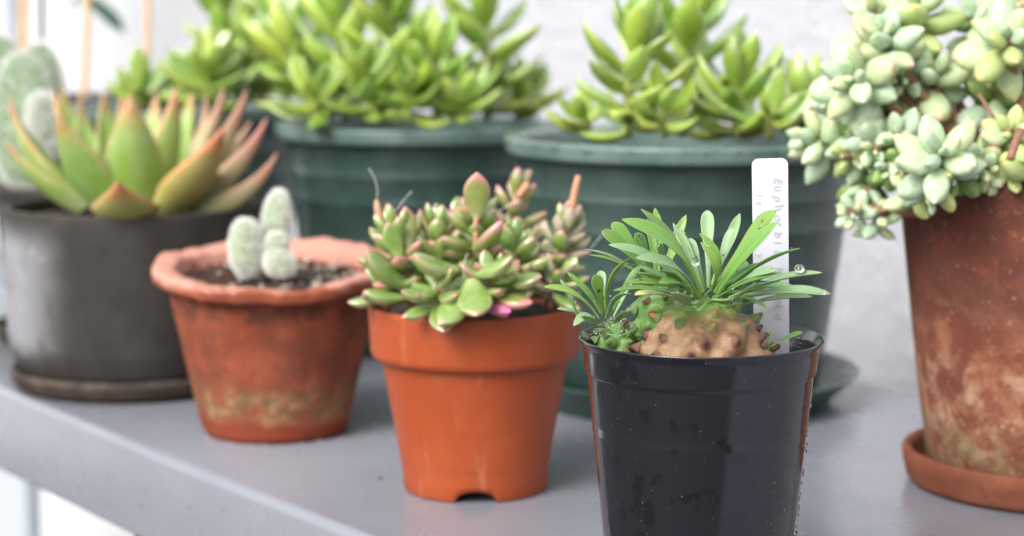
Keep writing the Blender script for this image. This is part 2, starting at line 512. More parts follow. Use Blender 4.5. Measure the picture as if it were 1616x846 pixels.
# ------------------------------------------------------------------ green plastic pots
def plastic_green(name='dark green plastic', a=(.026, .052, .043), b=(.042, .074, .063)):
    q = N(name); o = q.coord()
    c = q.mix(q.mapr(q.noise(22, o, 6, .65), .35, .68), a, b)
    q.set(Base_Color=c, Roughness=q.mapr(q.noise(40, o, 6, .7), .35, .65, .20, .38))
    q.bump(q.noise(160, o, 4), .15, .0008); return q.m
M_green = plastic_green()
M_rim = plastic_green('green plastic with painted sky glare', (.085, .140, .122), (.150, .215, .195))  # paler copy of the pot plastic: skylight caught by the lip, painted into its colour

def green_pot(center, R_, H, label):
    t = thing('plastic_pot', label, 'plant pot', center, 'round dark green plastic pots')
    rb = R_ * .74
    def rad(z): return rb + (R_ * .925 - rb) * (z / (H - .011)) ** .85
    pr = [(rb * .9, .0)]
    zz = [0.0, .01, .03, .05]
    pr += [(rad(z), z) for z in (.0006, .012, .03, .05)]
    for zr in (H - .072, H - .048, H - .031):                # raised hoops
        pr += [(rad(zr - .0014), zr - .0014), (rad(zr) + .0004, zr - .0006), (rad(zr) + .0004, zr + .0006), (rad(zr + .0014), zr + .0014)]
    pr += [(rad(H - .012), H - .012), (rad(H - .0115) + .0012, H - .0113)]
    part('pot_body', lathe('pot_body', pr, 112), M_green, t)
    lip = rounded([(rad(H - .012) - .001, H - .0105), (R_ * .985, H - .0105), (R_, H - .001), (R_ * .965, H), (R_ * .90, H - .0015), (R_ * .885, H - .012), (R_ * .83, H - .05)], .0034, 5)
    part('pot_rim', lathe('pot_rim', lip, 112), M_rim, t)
    soil_disc(t, R_ * .886, H - .014, int(center[0] * 1000) % 97)
    return t

GP1, GP2, GP3 = Vector((-.0625, 1.335, 0)), Vector((.0976, 1.142, .0075)), Vector((-.2413, 1.505, 0))
green_pot(GP1, .0930, .147, 'dark green round plastic pot holding the dense sedum in the middle back')
p2 = green_pot(GP2, .1024, .1435, 'dark green round plastic pot standing in a green saucer behind the plant label')
green_pot(GP3, .0938, .1495, 'dark green round plastic pot farthest back, mostly hidden behind the grey clay pot')
wet_rim_beads(p2, GP2, .1015, .141, 60, 3)

sa = thing('green_saucer', 'dark green round plastic saucer under the pot behind the plant label', 'saucer', (GP2.x, GP2.y, 0))
part('saucer_dish', lathe('saucer_dish', rounded([(.0, .0), (.083, .0), (.085, .004), (.0985, .017), (.1005, .0185), (.0985, .0195), (.0945, .0175), (.083, .0055), (.0, .0045)], .0015), 112), M_green, sa)

# green sedum plants
G_YEL = (.36, .50, .09); G_MID = (.215, .36, .048); G_DK = (.105, .225, .022)
M_sed = leaf_mat('sedum green', (.40, .50, .12), G_MID, (.30, .43, .07), (.42, .48, .12), .5, .7, rough=.27, coat=.8, sss=.16, var=.5, alt=(.36, .42, .05), alt_amt=.6, rand_tip=.6)
M_sed2 = leaf_mat('sedum yellow green', (.42, .50, .13), G_YEL, (.45, .50, .12), (.48, .52, .15), .5, .7, rough=.27, coat=.8, sss=.16, var=.35, rand_tip=.6)
M_sedstem = clay('sedum stem', (.34, .42, .12), (.42, .42, .16), .5, scale=200, bumpk=.1)

def sedum(label, spots, guard):
    p0 = W(spots[0][0], spots[0][1], spots[0][4])
    t = thing('sedum_plant', label, 'plant', p0, 'bushy green sedum plants in the green pots')
    for i, (x0, y0, x1, y1, da, db, n, L, sd_) in enumerate(spots):
        a, b = W(x0, y0, da), W(x1, y1, db)
        mid = (a + b) / 2 + Vector((.004 * math.sin(sd_), .004 * math.cos(sd_ * 2), 0))
        pts = bez(a, mid, b)
        st = part('stem', tube('stem', [p - p0 for p in pts], [.0028 - .0012 * k / 8 for k in range(9)], 8), M_sedstem, t)
        stem_leaves(st, pts, n, L, SEDUM, [M_sed, M_sed, M_sed2] if sd_ % 2 else [M_sed, M_sed2], 74, 16, sd_, s0=.8, s1=.66, r0=.0018, guard=guard)
    return t

DS = .008
sedum('tall loose green sedum in the green pot behind the plant label',
      [(990, 216, 1006, 40, 1.095, 1.09, 22, .036, 11), (1075, 216, 1092, 20, 1.16, 1.15, 15, .050, 6), (1165, 216, 1172, 120, 1.10, 1.095, 16, .037, 23),
       (1255, 214, 1272, 150, 1.13, 1.14, 12, .034, 8), (925, 212, 922, 185, 1.125, 1.12, 8, .027, 15), (1050, 214, 1048, 165, 1.085, 1.075, 9, .031, 10),
       (1215, 214, 1222, 175, 1.085, 1.075, 8, .028, 18), (1120, 210, 1124, 150, 1.18, 1.19, 11, .034, 21)], (GP2.x, GP2.y, .090, .1024, .153))
DS = .019
sedum('dense bushy green sedum in the green pot at the middle back',
      [(768, 190, 752, -30, 1.33, 1.32, 24, .044, 2), (625, 190, 612, -20, 1.32, 1.31, 24, .042, 3), (545, 190, 530, -15, 1.33, 1.33, 24, .043, 14),
       (492, 188, 462, 40, 1.35, 1.36, 20, .042, 5), (690, 190, 680, 75, 1.30, 1.29, 17, .040, 16), (580, 190, 580, 110, 1.285, 1.275, 15, .038, 7),
       (640, 190, 645, 130, 1.285, 1.27, 12, .034, 9), (730, 190, 735, 140, 1.29, 1.285, 12, .034, 4), (505, 190, 500, 140, 1.30, 1.29, 12, .033, 17),
       (545, 180, 425, -10, 1.38, 1.42, 22, .043, 12), (815, 188, 822, 135, 1.35, 1.35, 12, .035, 19)], (GP1.x, GP1.y, .082, .093, .149))
DS = .08
sedum('small green sedum shoots in the farthest green pot behind the pointed rosette',
      [(226, 172, 226, 140, 1.54, 1.53, 12, .036, 20), (332, 168, 334, 100, 1.52, 1.51, 17, .042, 24), (385, 166, 352, -25, 1.58, 1.60, 26, .048, 25),
       (415, 166, 405, 60, 1.56, 1.55, 20, .044, 26), (292, 166, 296, 135, 1.56, 1.55, 10, .036, 28)], (GP3.x, GP3.y, .083, .0938, .1495))

# ------------------------------------------------------------------ grey clay pot with pointed rosette
DS = .0096
GC = Vector((-.2238, 1.1904, 0))
M_grey = clay('dark grey clay', (.062, .056, .053), (.092, .084, .080), .72, stains=[((.36, .36, .37), .030, .085, .012, .5, 26, .52), ((.14, .085, .06), .095, .107, .004, .5, 60, .5)], bumpk=.3)
# lime bloom on the left flank
q = N('grey clay with lime bloom'); o = q.coord(); xyz = q.sep(o)
c = q.mix(q.mapr(q.noise(38, o, 6, .65), .3, .7), (.031, .027, .025), (.050, .044, .040))
sidef = q.mapr(q.math('MULTIPLY_ADD', xyz[1], .55, xyz[0]), -.060, -.092)
sidef = q.math('MULTIPLY', sidef, q.math('MULTIPLY', q.mapr(xyz[2], .012, .03), q.mapr(xyz[2], .100, .078)))
blot = q.mapr(q.noise(30, o, 7, .68, .5), .26, .58)
c = q.mix(q.math('MULTIPLY', q.math('MULTIPLY', sidef, blot), .8), c, (.36, .36, .39))
c = q.mix(q.math('MULTIPLY', q.mapr(q.noise(90, o, 4, .6), .62, .72), q.math('MULTIPLY', sidef, .7)), c, (.62, .62, .62))
c = q.mix(q.math('MULTIPLY', q.mapr(xyz[2], .101, .1045), q.mapr(q.noise(90, o, 5), .4, .62)), c, (.26, .15, .105))
q.set(Base_Color=c, Roughness=.66); q.b.inputs['Specular IOR Level'].default_value = .2; q.bump(q.noise(240, o, 6, .7), .3, .001)
M_greyp = q.m
M_brown = clay('brown grey clay', (.034, .025, .019), (.060, .045, .036), .7, scale=60, stains=[((.16, .13, .11), .009, .02, .003, .4, 60, .5)], bumpk=.3)

gp = thing('clay_pot', 'dark grey cylindrical clay pot with a pale lime bloom on its left side', 'plant pot', (GC.x, GC.y, .005))
part('pot_body', lathe('pot_body', rounded([(.0, 0), (.060, 0), (.0690, .008), (.0735, .022), (.0747, .050), (.0748, .0995), (.0745, .102), (.0695, .102), (.0687, .095), (.068, .06)], .003, 4), 120), M_greyp, gp)
soil_disc(gp, .0692, .094, 5)
gs = thing('clay_saucer', 'brown grey round clay saucer under the dark grey pot', 'saucer', (GC.x, GC.y, 0))
part('saucer_dish', lathe('saucer_dish', rounded([(0, 0), (.0665, 0), (.0715, .003), (.0735, .0095), (.0728, .0125), (.0700, .0128), (.0672, .0062), (.06, .0044), (0, .0044)], .0018), 120), M_brown, gs)

M_ech = leaf_mat('pointed rosette leaf', (.42, .52, .22), (.24, .38, .06), (.52, .11, .065), (.60, .30, .17), .75, .66, rough=.42, sss=.12, var=.2, rand_tip=.25, bloom=(.52, .58, .40), bloom_amt=.28)
M_echf = leaf_mat('pointed rosette leaf, short', (.46, .50, .16), (.40, .42, .10), (.56, .17, .07), (.62, .30, .12), .8, .66, rough=.42, sss=.12, var=.1, rand_tip=0, bloom=(.52, .52, .34), bloom_amt=.2)
M_echo = leaf_mat('pointed rosette leaf, orange', (.44, .46, .15), (.40, .36, .10), (.52, .12, .06), (.60, .22, .09), .8, .62, rough=.42, sss=.12, var=.12, rand_tip=.2, bloom=(.50, .50, .32), bloom_amt=.2)
M_echp = leaf_mat('pointed rosette leaf, pink grey', (.40, .45, .22), (.33, .31, .15), (.44, .16, .13), (.50, .22, .15), .7, .45, rough=.45, sss=.12, var=.15, rand_tip=.2, bloom=(.48, .42, .35), bloom_amt=.25)
ec = thing('echeveria', 'large rosette of pointed green leaves with red tips in the dark grey pot', 'plant', (GC.x, GC.y, .100))
ec_c = Vector((GC.x, GC.y, .092))
part('stem', tube('stem', [(0, 0, -.008), (0, 0, .006)], [.020, .012], 12), M_sedstem, ec)
# base pixel, tip pixel, base depth, tip depth, width in px, material
ech = [((105, 320), (8, 222), 1.185, 1.17, 40, M_ech), ((118, 316), (16, 152), 1.20, 1.20, 44, M_ech), ((135, 310), (84, 142), 1.21, 1.20, 52, M_ech),
       ((160, 326), (90, 176), 1.165, 1.135, 80, M_ech), ((214, 322), (206, 148), 1.165, 1.145, 88, M_ech), ((262, 312), (277, 136), 1.19, 1.185, 66, M_ech),
       ((285, 328), (352, 200), 1.165, 1.135, 86, M_echo), ((205, 338), (186, 284), 1.145, 1.10, 96, M_echf), ((325, 318), (388, 142), 1.19, 1.19, 50, M_echp),
       ((338, 322), (420, 186), 1.18, 1.165, 40, M_echp), ((352, 326), (437, 240), 1.17, 1.15, 34, M_echp), ((318, 300), (352, 136), 1.22, 1.225, 36, M_echp),
       ((175, 300), (164, 142), 1.215, 1.22, 46, M_ech), ((150, 296), (126, 152), 1.235, 1.25, 40, M_ech), ((235, 300), (246, 146), 1.225, 1.235, 44, M_ech),
       ((280, 296), (302, 142), 1.235, 1.25, 42, M_ech), ((300, 300), (324, 150), 1.225, 1.235, 34, M_echp), ((200, 296), (192, 148), 1.245, 1.265, 42, M_ech),
       ((120, 300), (98, 136), 1.25, 1.265, 46, M_ech), ((95, 312), (30, 205), 1.23, 1.24, 40, M_ech), ((335, 305), (396, 190), 1.24, 1.25, 40, M_echp),
       ((160, 330), (120, 262), 1.15, 1.125, 60, M_ech), ((265, 332), (300, 262), 1.15, 1.13, 64, M_echo)]
rnd = random.Random(4)
for i, (bp, tp, db, dt, wpx, m_) in enumerate(ech[:21]):
    a, b = W(bp[0], bp[1], db), W(tp[0], tp[1], dt)
    a = a.lerp(ec_c + Vector((0, 0, -.002)), .22)
    d = b - a; L = d.length
    out = Vector((b.x - ec_c.x, b.y - ec_c.y, 0))
    up = Vector((0, 0, 1)) - out.normalized() * .9
    sx = (wpx * 1.12 / 3200 * db) / (2 * .27 * L)
    link('leaf', AGAVE[i % 3], m_, ec, leaf_matrix(a, d, up, L, sx))

for k in range(9):                                       # the young leaves at the heart of the rosette
    az = k * 2.39996; an = R(10 + 3.2 * k)
    d = V_ = Vector((math.sin(an) * math.cos(az), math.sin(an) * math.sin(az), math.cos(an)))
    up = Vector((-math.cos(an) * math.cos(az), -math.cos(an) * math.sin(az), math.sin(an)))
    link('leaf', AGAVE[k % 3], M_ech, ec, leaf_matrix(ec_c + d * .003, d, up, .026 + .0016 * k, .8))

# ------------------------------------------------------------------ red hand-made pot with woolly cactus
DS = .014
RC = Vector((-.1252, 1.054, 0))
M_red = clay('weathered red clay', (.21, .048, .024), (.32, .088, .045), .8,
             stains=[((.115, .045, .030), .030, .080, .012, .55, 30, .50), ((.38, .26, .13), .013, .028, .006, .75, 42, .50), ((.12, .085, .045), .012, .032, .006, .85, 75, .50), ((.07, .03, .022), .066, .0745, .002, .7, 60, .48), ((.22, .045, .022), -.01, .011, .003, .8, 40, .35),
                     ((.60, .31, .24), .0835, .10, .003, .85, 60, .34)], speck=((.06, .04, .03), .5), bumpk=.8, bscale=180)
rp = thing('hand_made_pot', 'weathered red clay pot with a thick uneven lip holding the woolly cactus', 'plant pot', RC)
TILT = .085
def wob(x, y, z, i, a):
    k = max(0, (z - .02) / .068)
    r = math.hypot(x, y); s = 1 + .006 * k * math.sin(3 * a + 1) + .004 * k * math.sin(5 * a) + .004 * k * mnoise.noise(Vector((math.cos(a) * 6, math.sin(a) * 6, 9)))
    nn = mnoise.noise(Vector((x * 55, y * 55, z * 40)))
    s += .012 * nn * k
    dz = (y * TILT + .0010 * math.sin(2 * a + .8) + .0005 * math.sin(7 * a) + .0014 * nn) * k * k
    if i >= 9: dz += .0013 * mnoise.noise(Vector((math.cos(a) * 9, math.sin(a) * 9, 3)))
    return (x * s, y * s, z + dz)
part('pot_body', lathe('pot_body', rounded([(.0, .0), (.036, .0), (.0385, .003), (.0435, .025), (.0495, .052), (.0535, .070), (.0545, .0780), (.0605, .0800), (.0630, .0825), (.0636, .0885), (.0615, .0902), (.0515, .0884), (.0490, .080), (.046, .06)], .0013, 3), 128, wob), M_red, rp)
soil_disc(rp, .0492, .0815, 8)
rnd = random.Random(6); sp1, sp2 = [], []
for _ in range(250):
    a, r = rnd.uniform(0, 6.283), .047 * math.sqrt(rnd.random())
    x, y = r * math.cos(a), r * math.sin(a)
    pale = rnd.random() < (.55 if x > .008 else .12)
    (sp1 if pale else sp2).append((Vector((x, y, .083 + y * TILT * .5)), rnd.uniform(.0008, .0021)))
pebbles('pale_grit', sp1, rp, M_grit, 1); pebbles('dark_grit', sp2, rp, M_darkgrit, 2)

q = N('woolly cactus skin'); o = q.coord()
c = q.mix(q.mapr(q.noise(120, o, 4), .35, .65), (.21, .30, .14), (.31, .39, .22))
q.set(Base_Color=c, Roughness=.6, Subsurface_Weight=.2, Subsurface_Scale=.003); q.bump(q.noise(500, o, 3), .3, .001)
M_cact = q.m
M_wool = plain('white wool', (.86, .86, .82), .8)
def lobe(parent, c, rx, ry, h, seed, name='lobe', lean=(0, 0), fuzz=1500, ln=.0022, mat=None, wd_=.00017):
    """a rounded cactus body with a coat of short white spines"""
    V, F = [], []; S, Q = 24, 16
    org = ORG[parent.name]; c = Vector(c)
    def pt(t, a):
        ph = PI * t; rr = math.sin(ph) ** .8 * (1.0 + .06 * math.cos(ph)); z = h * (.5 - .5 * math.cos(ph))
        return Vector((rx * rr * math.cos(a) + lean[0] * z, ry * rr * math.sin(a) + lean[1] * z, z))
    for i in range(Q + 1):
        for j in range(S): V.append(c - org + pt(i / Q, 2 * PI * j / S))
    for i in range(Q):
        for j in range(S):
            k = (j + 1) % S; F.append((i * S + j, i * S + k, (i + 1) * S + k, (i + 1) * S + j))
    b = part(name, mesh(name, V, F), mat or M_cact, parent)
    rnd = random.Random(seed); FV, FF = [], []
    for _ in range(fuzz):
        t = math.acos(1 - 2 * rnd.random()) / PI; a = rnd.uniform(0, 6.283)
        p = pt(t, a); nrm = Vector((p.x / rx ** 2, p.y / ry ** 2, (p.z - h / 2) / (h / 2) ** 2)).normalized()
        d = (nrm + Vector((rnd.gauss(0, .5), rnd.gauss(0, .5), rnd.gauss(0, .5)))).normalized() * ln * rnd.uniform(.5, 1.2)
        s = d.orthogonal().normalized() * wd_
        s.rotate(Matrix.Rotation(rnd.uniform(0, 6), 3, d))
        k = len(FV); p = p + c - org; FV += [p - s, p + s, p + d]; FF.append((k, k + 1, k + 2))
    o = bpy.data.objects.new('spines', mesh('spines', FV, FF, smooth=False)); C.objects.link(o)
    o.data.materials.append(M_wool); o.parent = b; o['kind'] = 'stuff'
    return b
wc0 = W(415, 430, 1.045)
wc = thing('woolly_cactus', 'small white woolly cactus of four rounded lobes in the red clay pot', 'cactus', wc0)
z_ = lambda px, py, d: W(px, py, d)
lobe(wc, z_(391, 436, 1.045), .0084, .0072, .0295, 1, lean=(-.03, 0), fuzz=5200)
lobe(wc, z_(445, 436, 1.040), .0078, .0070, .0140, 2, lean=(-.15, 0), fuzz=3000)
lobe(wc, z_(437, 412, 1.043), .0058, .0050, .0150, 3, lean=(0, 0), fuzz=2200)
lobe(wc, z_(431, 400, 1.058), .0070, .0060, .0330, 4, lean=(.10, .05), fuzz=4200)

# ------------------------------------------------------------------ orange terracotta pot
DS = .0148
OC = Vector((-.0172, .9282, 0))
q = N('orange terracotta'); o = q.coord(); xyz = q.sep(o)
c = q.mix(q.mapr(q.noise(20, o, 6, .65), .3, .7), (.31, .050, .009), (.36, .064, .013))
st = q.n('ShaderNodeMapping'); st.inputs['Scale'].default_value = (1, 1, 26); q.l(o, st.inputs[0])
c = q.mix(q.math('MULTIPLY', q.mapr(q.noise(14, st.outputs[0], 4, .6), .4, .75), .35), c, (.25, .048, .012))
band = q.math('ADD', xyz[2], q.math('MULTIPLY_ADD', q.noise(60, o, 4), .006, -.003))
bf = q.math('MULTIPLY', q.mapr(band, .0125, .0145), q.mapr(band, .0175, .0152))
c = q.mix(q.math('MULTIPLY', bf, q.math('MULTIPLY', q.mapr(q.noise(130, o, 6, .7), .50, .66), .55)), c, (.10, .035, .02))
c = q.mix(q.math('MULTIPLY', q.mapr(q.noise(80, o, 5, .7), .66, .76), .5), c, (.15, .045, .02))
c = q.mix(q.math('MULTIPLY', q.mapr(q.noise(33, o, 6, .7), .58, .75), .25), c, (.42, .16, .08))
rimd = q.math('MULTIPLY', q.mapr(xyz[2], .078, .087), q.mapr(q.noise(150, o, 6, .7), .50, .66))
c = q.mix(q.math('MULTIPLY', rimd, .6), c, (.13, .06, .035))
dr = q.n('ShaderNodeMapping'); dr.inputs['Scale'].default_value = (1, 1, .12); q.l(o, dr.inputs[0])
c = q.mix(q.math('MULTIPLY', q.mapr(q.noise(110, dr.outputs[0], 4, .6), .58, .72), .28), c, (.50, .22, .12))
q.set(Base_Color=c, Roughness=q.mapr(q.noise(35, o, 5), .3, .7, .42, .62)); q.bump(q.math('ADD', q.noise(320, o, 5, .65), q.noise(24, st.outputs[0], 3)), .18, .0008)
M_orange = q.m
op = thing('terracotta_pot', 'clean orange terracotta pot with a broad collar and a drain notch at its foot', 'plant pot', OC)
def notch(x, y, z, i, a):
    da = (a - (-PI / 2 + 2 * PI) - .03) * .0335
    if i <= 4 and z < .008 and abs(da) < .0100:
        z = max(z, .0056 * math.sqrt(max(0, 1 - (da / .0100) ** 2)))
    return (x, y, z)
prof_o = [(.0295, .009), (.0300, .0012), (.0312, .0), (.0328, .0002), (.0335, .0014), (.0338, .008)] + \
    rounded([(.0346, .013), (.0432, .0617), (.0436, .0623), (.0470, .0625), (.0484, .0650), (.0493, .0855), (.0488, .0870), (.0462, .0870), (.0455, .082), (.043, .06)], .0011)
part('pot_body', lathe('pot_body', prof_o, 180, notch), M_orange, op)
bm = bmesh.new(); bmesh.ops.create_circle(bm, cap_ends=True, radius=.0330, segments=64)
bmesh.ops.translate(bm, vec=(0, 0, .0085), verts=bm.verts)
part('pot_floor', from_bm('pot_floor', bm), M_orange, op)
soil_disc(op, .0459, .0820, 9)

M_grs = leaf_mat('fat leaf green', (.27, .36, .11), (.185, .31, .04), (.62, .22, .22), (.50, .28, .16), .55, .82, rough=.30, sss=.12, var=.45, rand_tip=.35, bloom=(.46, .54, .30), bloom_amt=.2, alt=(.10, .18, .02), alt_amt=.7, coat=1.0, speck=.35)
M_grt = leaf_mat('fat leaf with pink edge', (.26, .27, .10), (.21, .25, .05), (.66, .20, .24), (.66, .24, .25), .95, .70, rough=.33, sss=.12, var=.1, rand_tip=0, bloom=(.45, .42, .32), bloom_amt=.12, coat=.5)
M_grp = leaf_mat('fat leaf pink', (.26, .27, .10), (.20, .24, .05), (.62, .16, .21), (.60, .21, .21), .75, .68, rough=.33, sss=.12, var=.3, rand_tip=.4, bloom=(.45, .42, .32), bloom_amt=.2, coat=.5, speck=.3)
M_grm = leaf_mat('fat leaf magenta', (.42, .20, .18), (.50, .16, .22), (.64, .14, .30), (.62, .2, .28), .6, .5, rough=.36, sss=.12, var=.2, speck=.2)
M_grd = leaf_mat('fat leaf dusty', (.25, .20, .11), (.18, .20, .07), (.50, .22, .20), (.52, .30, .26), .6, .7, rough=.5, sss=.1, var=.35, rand_tip=.5, bloom=(.55, .50, .44), bloom_amt=.55, speck=.3)
M_pinkstem = clay('pinkish stem', (.50, .25, .15), (.58, .32, .20), .5, scale=200, bumpk=.1)
M_brownstem = clay('brown woody stem', (.20, .10, .065), (.33, .18, .12), .7, scale=300, bumpk=.4)
go = W(745, 480, .93)
gr = thing('stonecrop', 'pink tipped fat leaved succulent crowded in the orange terracotta pot', 'plant', go)
dew = []
GS = [  # base px, top px, base depth, top depth, leaves, length, seed, materials, stem material, a0, a1
    (745, 485, 752, 345, .925, .915, 25, .0195, 1, [M_grs, M_grs, M_grs, M_grs, M_grp], M_pinkstem, 95, 32),
    (650, 485, 625, 362, .925, .925, 21, .0195, 2, [M_grs, M_grs, M_grs, M_grs, M_grp], M_pinkstem, 95, 22),
    (862, 485, 898, 345, .935, .940, 30, .0150, 3, [M_grd, M_grd, M_grs], M_pinkstem, 85, 18),
    (800, 450, 815, 300, .975, .985, 16, .0172, 4, [M_grp, M_grp, M_grs], M_pinkstem, 90, 22),
    (692, 485, 690, 358, .925, .930, 19, .0192, 5, [M_grs, M_grs, M_grs, M_grs, M_grp], M_pinkstem, 92, 22),
    (815, 485, 812, 378, .915, .920, 21, .0175, 6, [M_grs], M_brownstem, 95, 25),
    (772, 492, 775, 432, .900, .893, 13, .0175, 7, [M_grs, M_grs, M_grp], M_brownstem, 100, 35),
    (612, 490, 606, 445, .925, .920, 12, .0150, 8, [M_grs, M_grs, M_grp], M_brownstem, 100, 35),
    (690, 492, 690, 455, .900, .892, 10, .0180, 9, [M_grs, M_grs], M_brownstem, 100, 45),
    (868, 490, 882, 435, .920, .915, 12, .0165, 10, [M_grs, M_grd], M_brownstem, 95, 30),
    (730, 470, 725, 350, .965, .965, 16, .0175, 12, [M_grs, M_grp], M_brownstem, 90, 25),
    (840, 470, 846, 385, .955, .960, 16, .0165, 13, [M_grs, M_grd], M_brownstem, 90, 25)]
for (x0, y0, x1, y1, da, db, n, L, sd_, mats, sm, a0, a1) in GS:
    a, b = W(x0, y0, da), W(x1, y1, db)
    pts = bez(a, (a + b) / 2 + Vector((.002 * math.sin(sd_ * 3), 0, 0)), b)
    st = part('stem', tube('stem', [p - go for p in pts], [.0017 - .0005 * k / 8 for k in range(9)], 8), sm, gr)
    stem_leaves(st, pts, n, L, GRAPTO, mats, a0, a1 - 6, sd_, s0=.9, s1=.66, r0=.0008, t0=.28, dew=(dew, 1), jit=9, guard=(OC.x, OC.y, .0460, .0493, .087))
st = part('stem', tube('stem', [p - go for p in bez(W(752, 400, .908), W(750, 370, .905), W(752, 335, .905))], .0013, 8), M_pinkstem, gr)
def gl(b, t, mesh_, m_, up, sx=1.0):
    a, c_ = W(*b), W(*t); link('leaf', mesh_, m_, st, leaf_matrix(a, c_ - a, up, (c_ - a).length, sx))
V3 = Vector
gl((752, 345, .905), (753, 272, .902), GRAPTO[1], M_grt, V3((0, -1, .3)), 1.05)
gl((748, 392, .903), (792, 348, .893), GRAPTO[0], M_grt, V3((-.4, .2, .8)), 1.0)
gl((720, 425, .895), (652, 402, .880), GRAPTO[1], M_grs, V3((.1, -.5, .9)), 1.0)
gl((745, 442, .890), (752, 498, .870), GRAPTO[1], M_grs, V3((0, -.9, .5)), 1.25)
gl((738, 460, .888), (692, 512, .875), GRAPTO[1], M_grs, V3((-.2, -.8, .6)), 1.1)
gl((760, 470, .895), (806, 492, .882), GRAPTO[0], M_grm, V3((0, -.6, .8)), 1.0)
gl((775, 462, .892), (840, 478, .882), GRAPTO[0], M_grt, V3((0, -.4, .9)), 1.1)
gl((790, 440, .895), (855, 436, .885), GRAPTO[1], M_grs, V3((.1, -.5, .9)), 1.0)
gl((752, 430, .888), (808, 405, .875), GRAPTO[1], M_grs, V3((-.3, -.4, .9)), 1.0)
gl((645, 455, .915), (577, 395, .905), GRAPTO[0], M_grs, V3((.4, -.5, .6)), 1.0)
gl((640, 470, .912), (573, 460, .905), GRAPTO[0], M_grs, V3((0, -.4, .9)), 1.0)
gl((632, 410, .915), (612, 350, .912), GRAPTO[1], M_grs, V3((.2, -.9, .3)), .95)
gl((645, 395, .920), (640, 326, .925), GRAPTO[0], M_grt, V3((.1, -.9, .3)), 1.0)
# bare pink shoot on the right, woody tip on the left and stray fibres
part('shoot', tube('shoot', [p - go for p in bez(W(893, 400, .94), W(900, 330, .94), W(913, 277, .94))], [.0021, .002, .0019, .0018, .0018, .0017, .0017, .0016, .0012], 8), M_pinkstem, gr)
part('shoot', tube('shoot', [p - go for p in bez(W(605, 360, .93), W(597, 340, .93), W(594, 316, .93))], [.0022, .0022, .002, .002, .0019, .0018, .0016, .0013, .0008], 8), M_pinkstem, gr)
part('shoot', tube('shoot', [p - go for p in bez(W(818, 310, .98), W(826, 300, .98), W(834, 288, .98))], [.0018] * 8 + [.0011], 8), M_pinkstem, gr)
M_fib = plain('pale fibre', (.62, .64, .62), .6)
for a, b, c_ in (((594, 318, .93), (600, 290, .93), (582, 266, .93)), ((618, 345, .93), (630, 322, .93), (650, 302, .93)),
                 ((738, 400, .893), (728, 420, .89), (733, 440, .89)), ((788, 335, .93), (800, 320, .93), (820, 320, .93)), ((812, 272, .98), (825, 268, .98), (842, 272, .98)),
                 ((925, 405, .94), (940, 380, .94), (950, 372, .94))):
    part('fibre', tube('fibre', [p - go for p in bez(W(*a), W(*b), W(*c_), 10)], .00016, 5), M_fib, gr)
beads('water_bead', dew, gr)

# ------------------------------------------------------------------ black nursery pot, euphorbia, plant label
DS = .0168
BC = Vector((.0685, .7272, 0))
BH = .105
q = N('black pot plastic'); o = q.coord(); xyz = q.sep(o)
wetn = q.n('ShaderNodeTexVoronoi'); wetn.feature = 'SMOOTH_F1'; wetn.inputs['Scale'].default_value = 150
mp = q.n('ShaderNodeMapping'); mp.inputs['Scale'].default_value = (1, 1, .8); q.l(o, mp.inputs[0])
dist = q.n('ShaderNodeVectorMath', operation='MULTIPLY_ADD'); nv = q.n('ShaderNodeTexNoise'); nv.inputs['Scale'].default_value = 170; q.l(o, nv.inputs['Vector'])
q.l(nv.outputs['Color'], dist.inputs[0]); dist.inputs[1].default_value = (.006, .006, .006); q.l(mp.outputs[0], dist.inputs[2]); q.l(dist.outputs[0], wetn.inputs['Vector'])
patch = q.math('MULTIPLY', q.mapr(wetn.outputs['Distance'], .34, .28), q.mapr(q.noise(60, o, 3), .47, .53))
big = q.mapr(q.noise(75, o, 3, .5), .66, .69)
patch = q.math('MAXIMUM', patch, big)
c = q.mix(patch, (.0095, .010, .015), (.006, .006, .009))
c = q.mix(q.math('MULTIPLY', q.mapr(q.noise(700, o, 2, .5), .72, .76), .5), c, (.25, .20, .17))
q.set(Base_Color=c, Roughness=q.math('MULTIPLY_ADD', patch, -.07, .16)); q.b.inputs['Specular IOR Level'].default_value = .8
q.bump(q.math('ADD', q.math('MULTIPLY', patch, -.25), q.math('MULTIPLY', q.noise(90, o, 3), .4)), .06, .0006)
M_black = q.m
bp = thing('nursery_pot', 'glossy black plastic nursery pot wet with drops, nearest to the viewer', 'plant pot', BC)
pr = rounded([(.0, .002), (.0300, .002), (.0318, .0), (.0322, .003), (.0410, .0915), (.0419, .0925), (.0428, .1015), (.0443, .1038), (.0445, .1046), (.0440, .1050), (.0431, .1035), (.0420, .1015), (.0402, .0915), (.0390, .070)], .0006)
part('pot_body', lathe('pot_body', pr, 160), M_black, bp)
soil_disc(bp, .0400, .0905, 12)
rnd = random.Random(15); pts = []
def potr(z): return .0322 + (.0410 - .0322) * (z - .003) / .0885
for _ in range(260):
    right = rnd.random() < .72
    a = R(rnd.gauss(4, 9)) if right else R(rnd.uniform(-150, -10))
    z = rnd.uniform(.01, .086); r = rnd.uniform(.0003, .0009 if right else .0004)
    rr = potr(z) + r * .15
    pts.append((Vector((BC.x + rr * math.cos(a), BC.y + rr * math.sin(a), z)), r))
for _ in range(40):
    a = R(rnd.uniform(20, 75)); z = rnd.uniform(.094, .102); r = rnd.uniform(.0003, .0008)
    pts.append((Vector((BC.x + .0415 * math.cos(a), BC.y + .0415 * math.sin(a), z)), r))
beads('water_bead', pts, bp, squash=1.0)

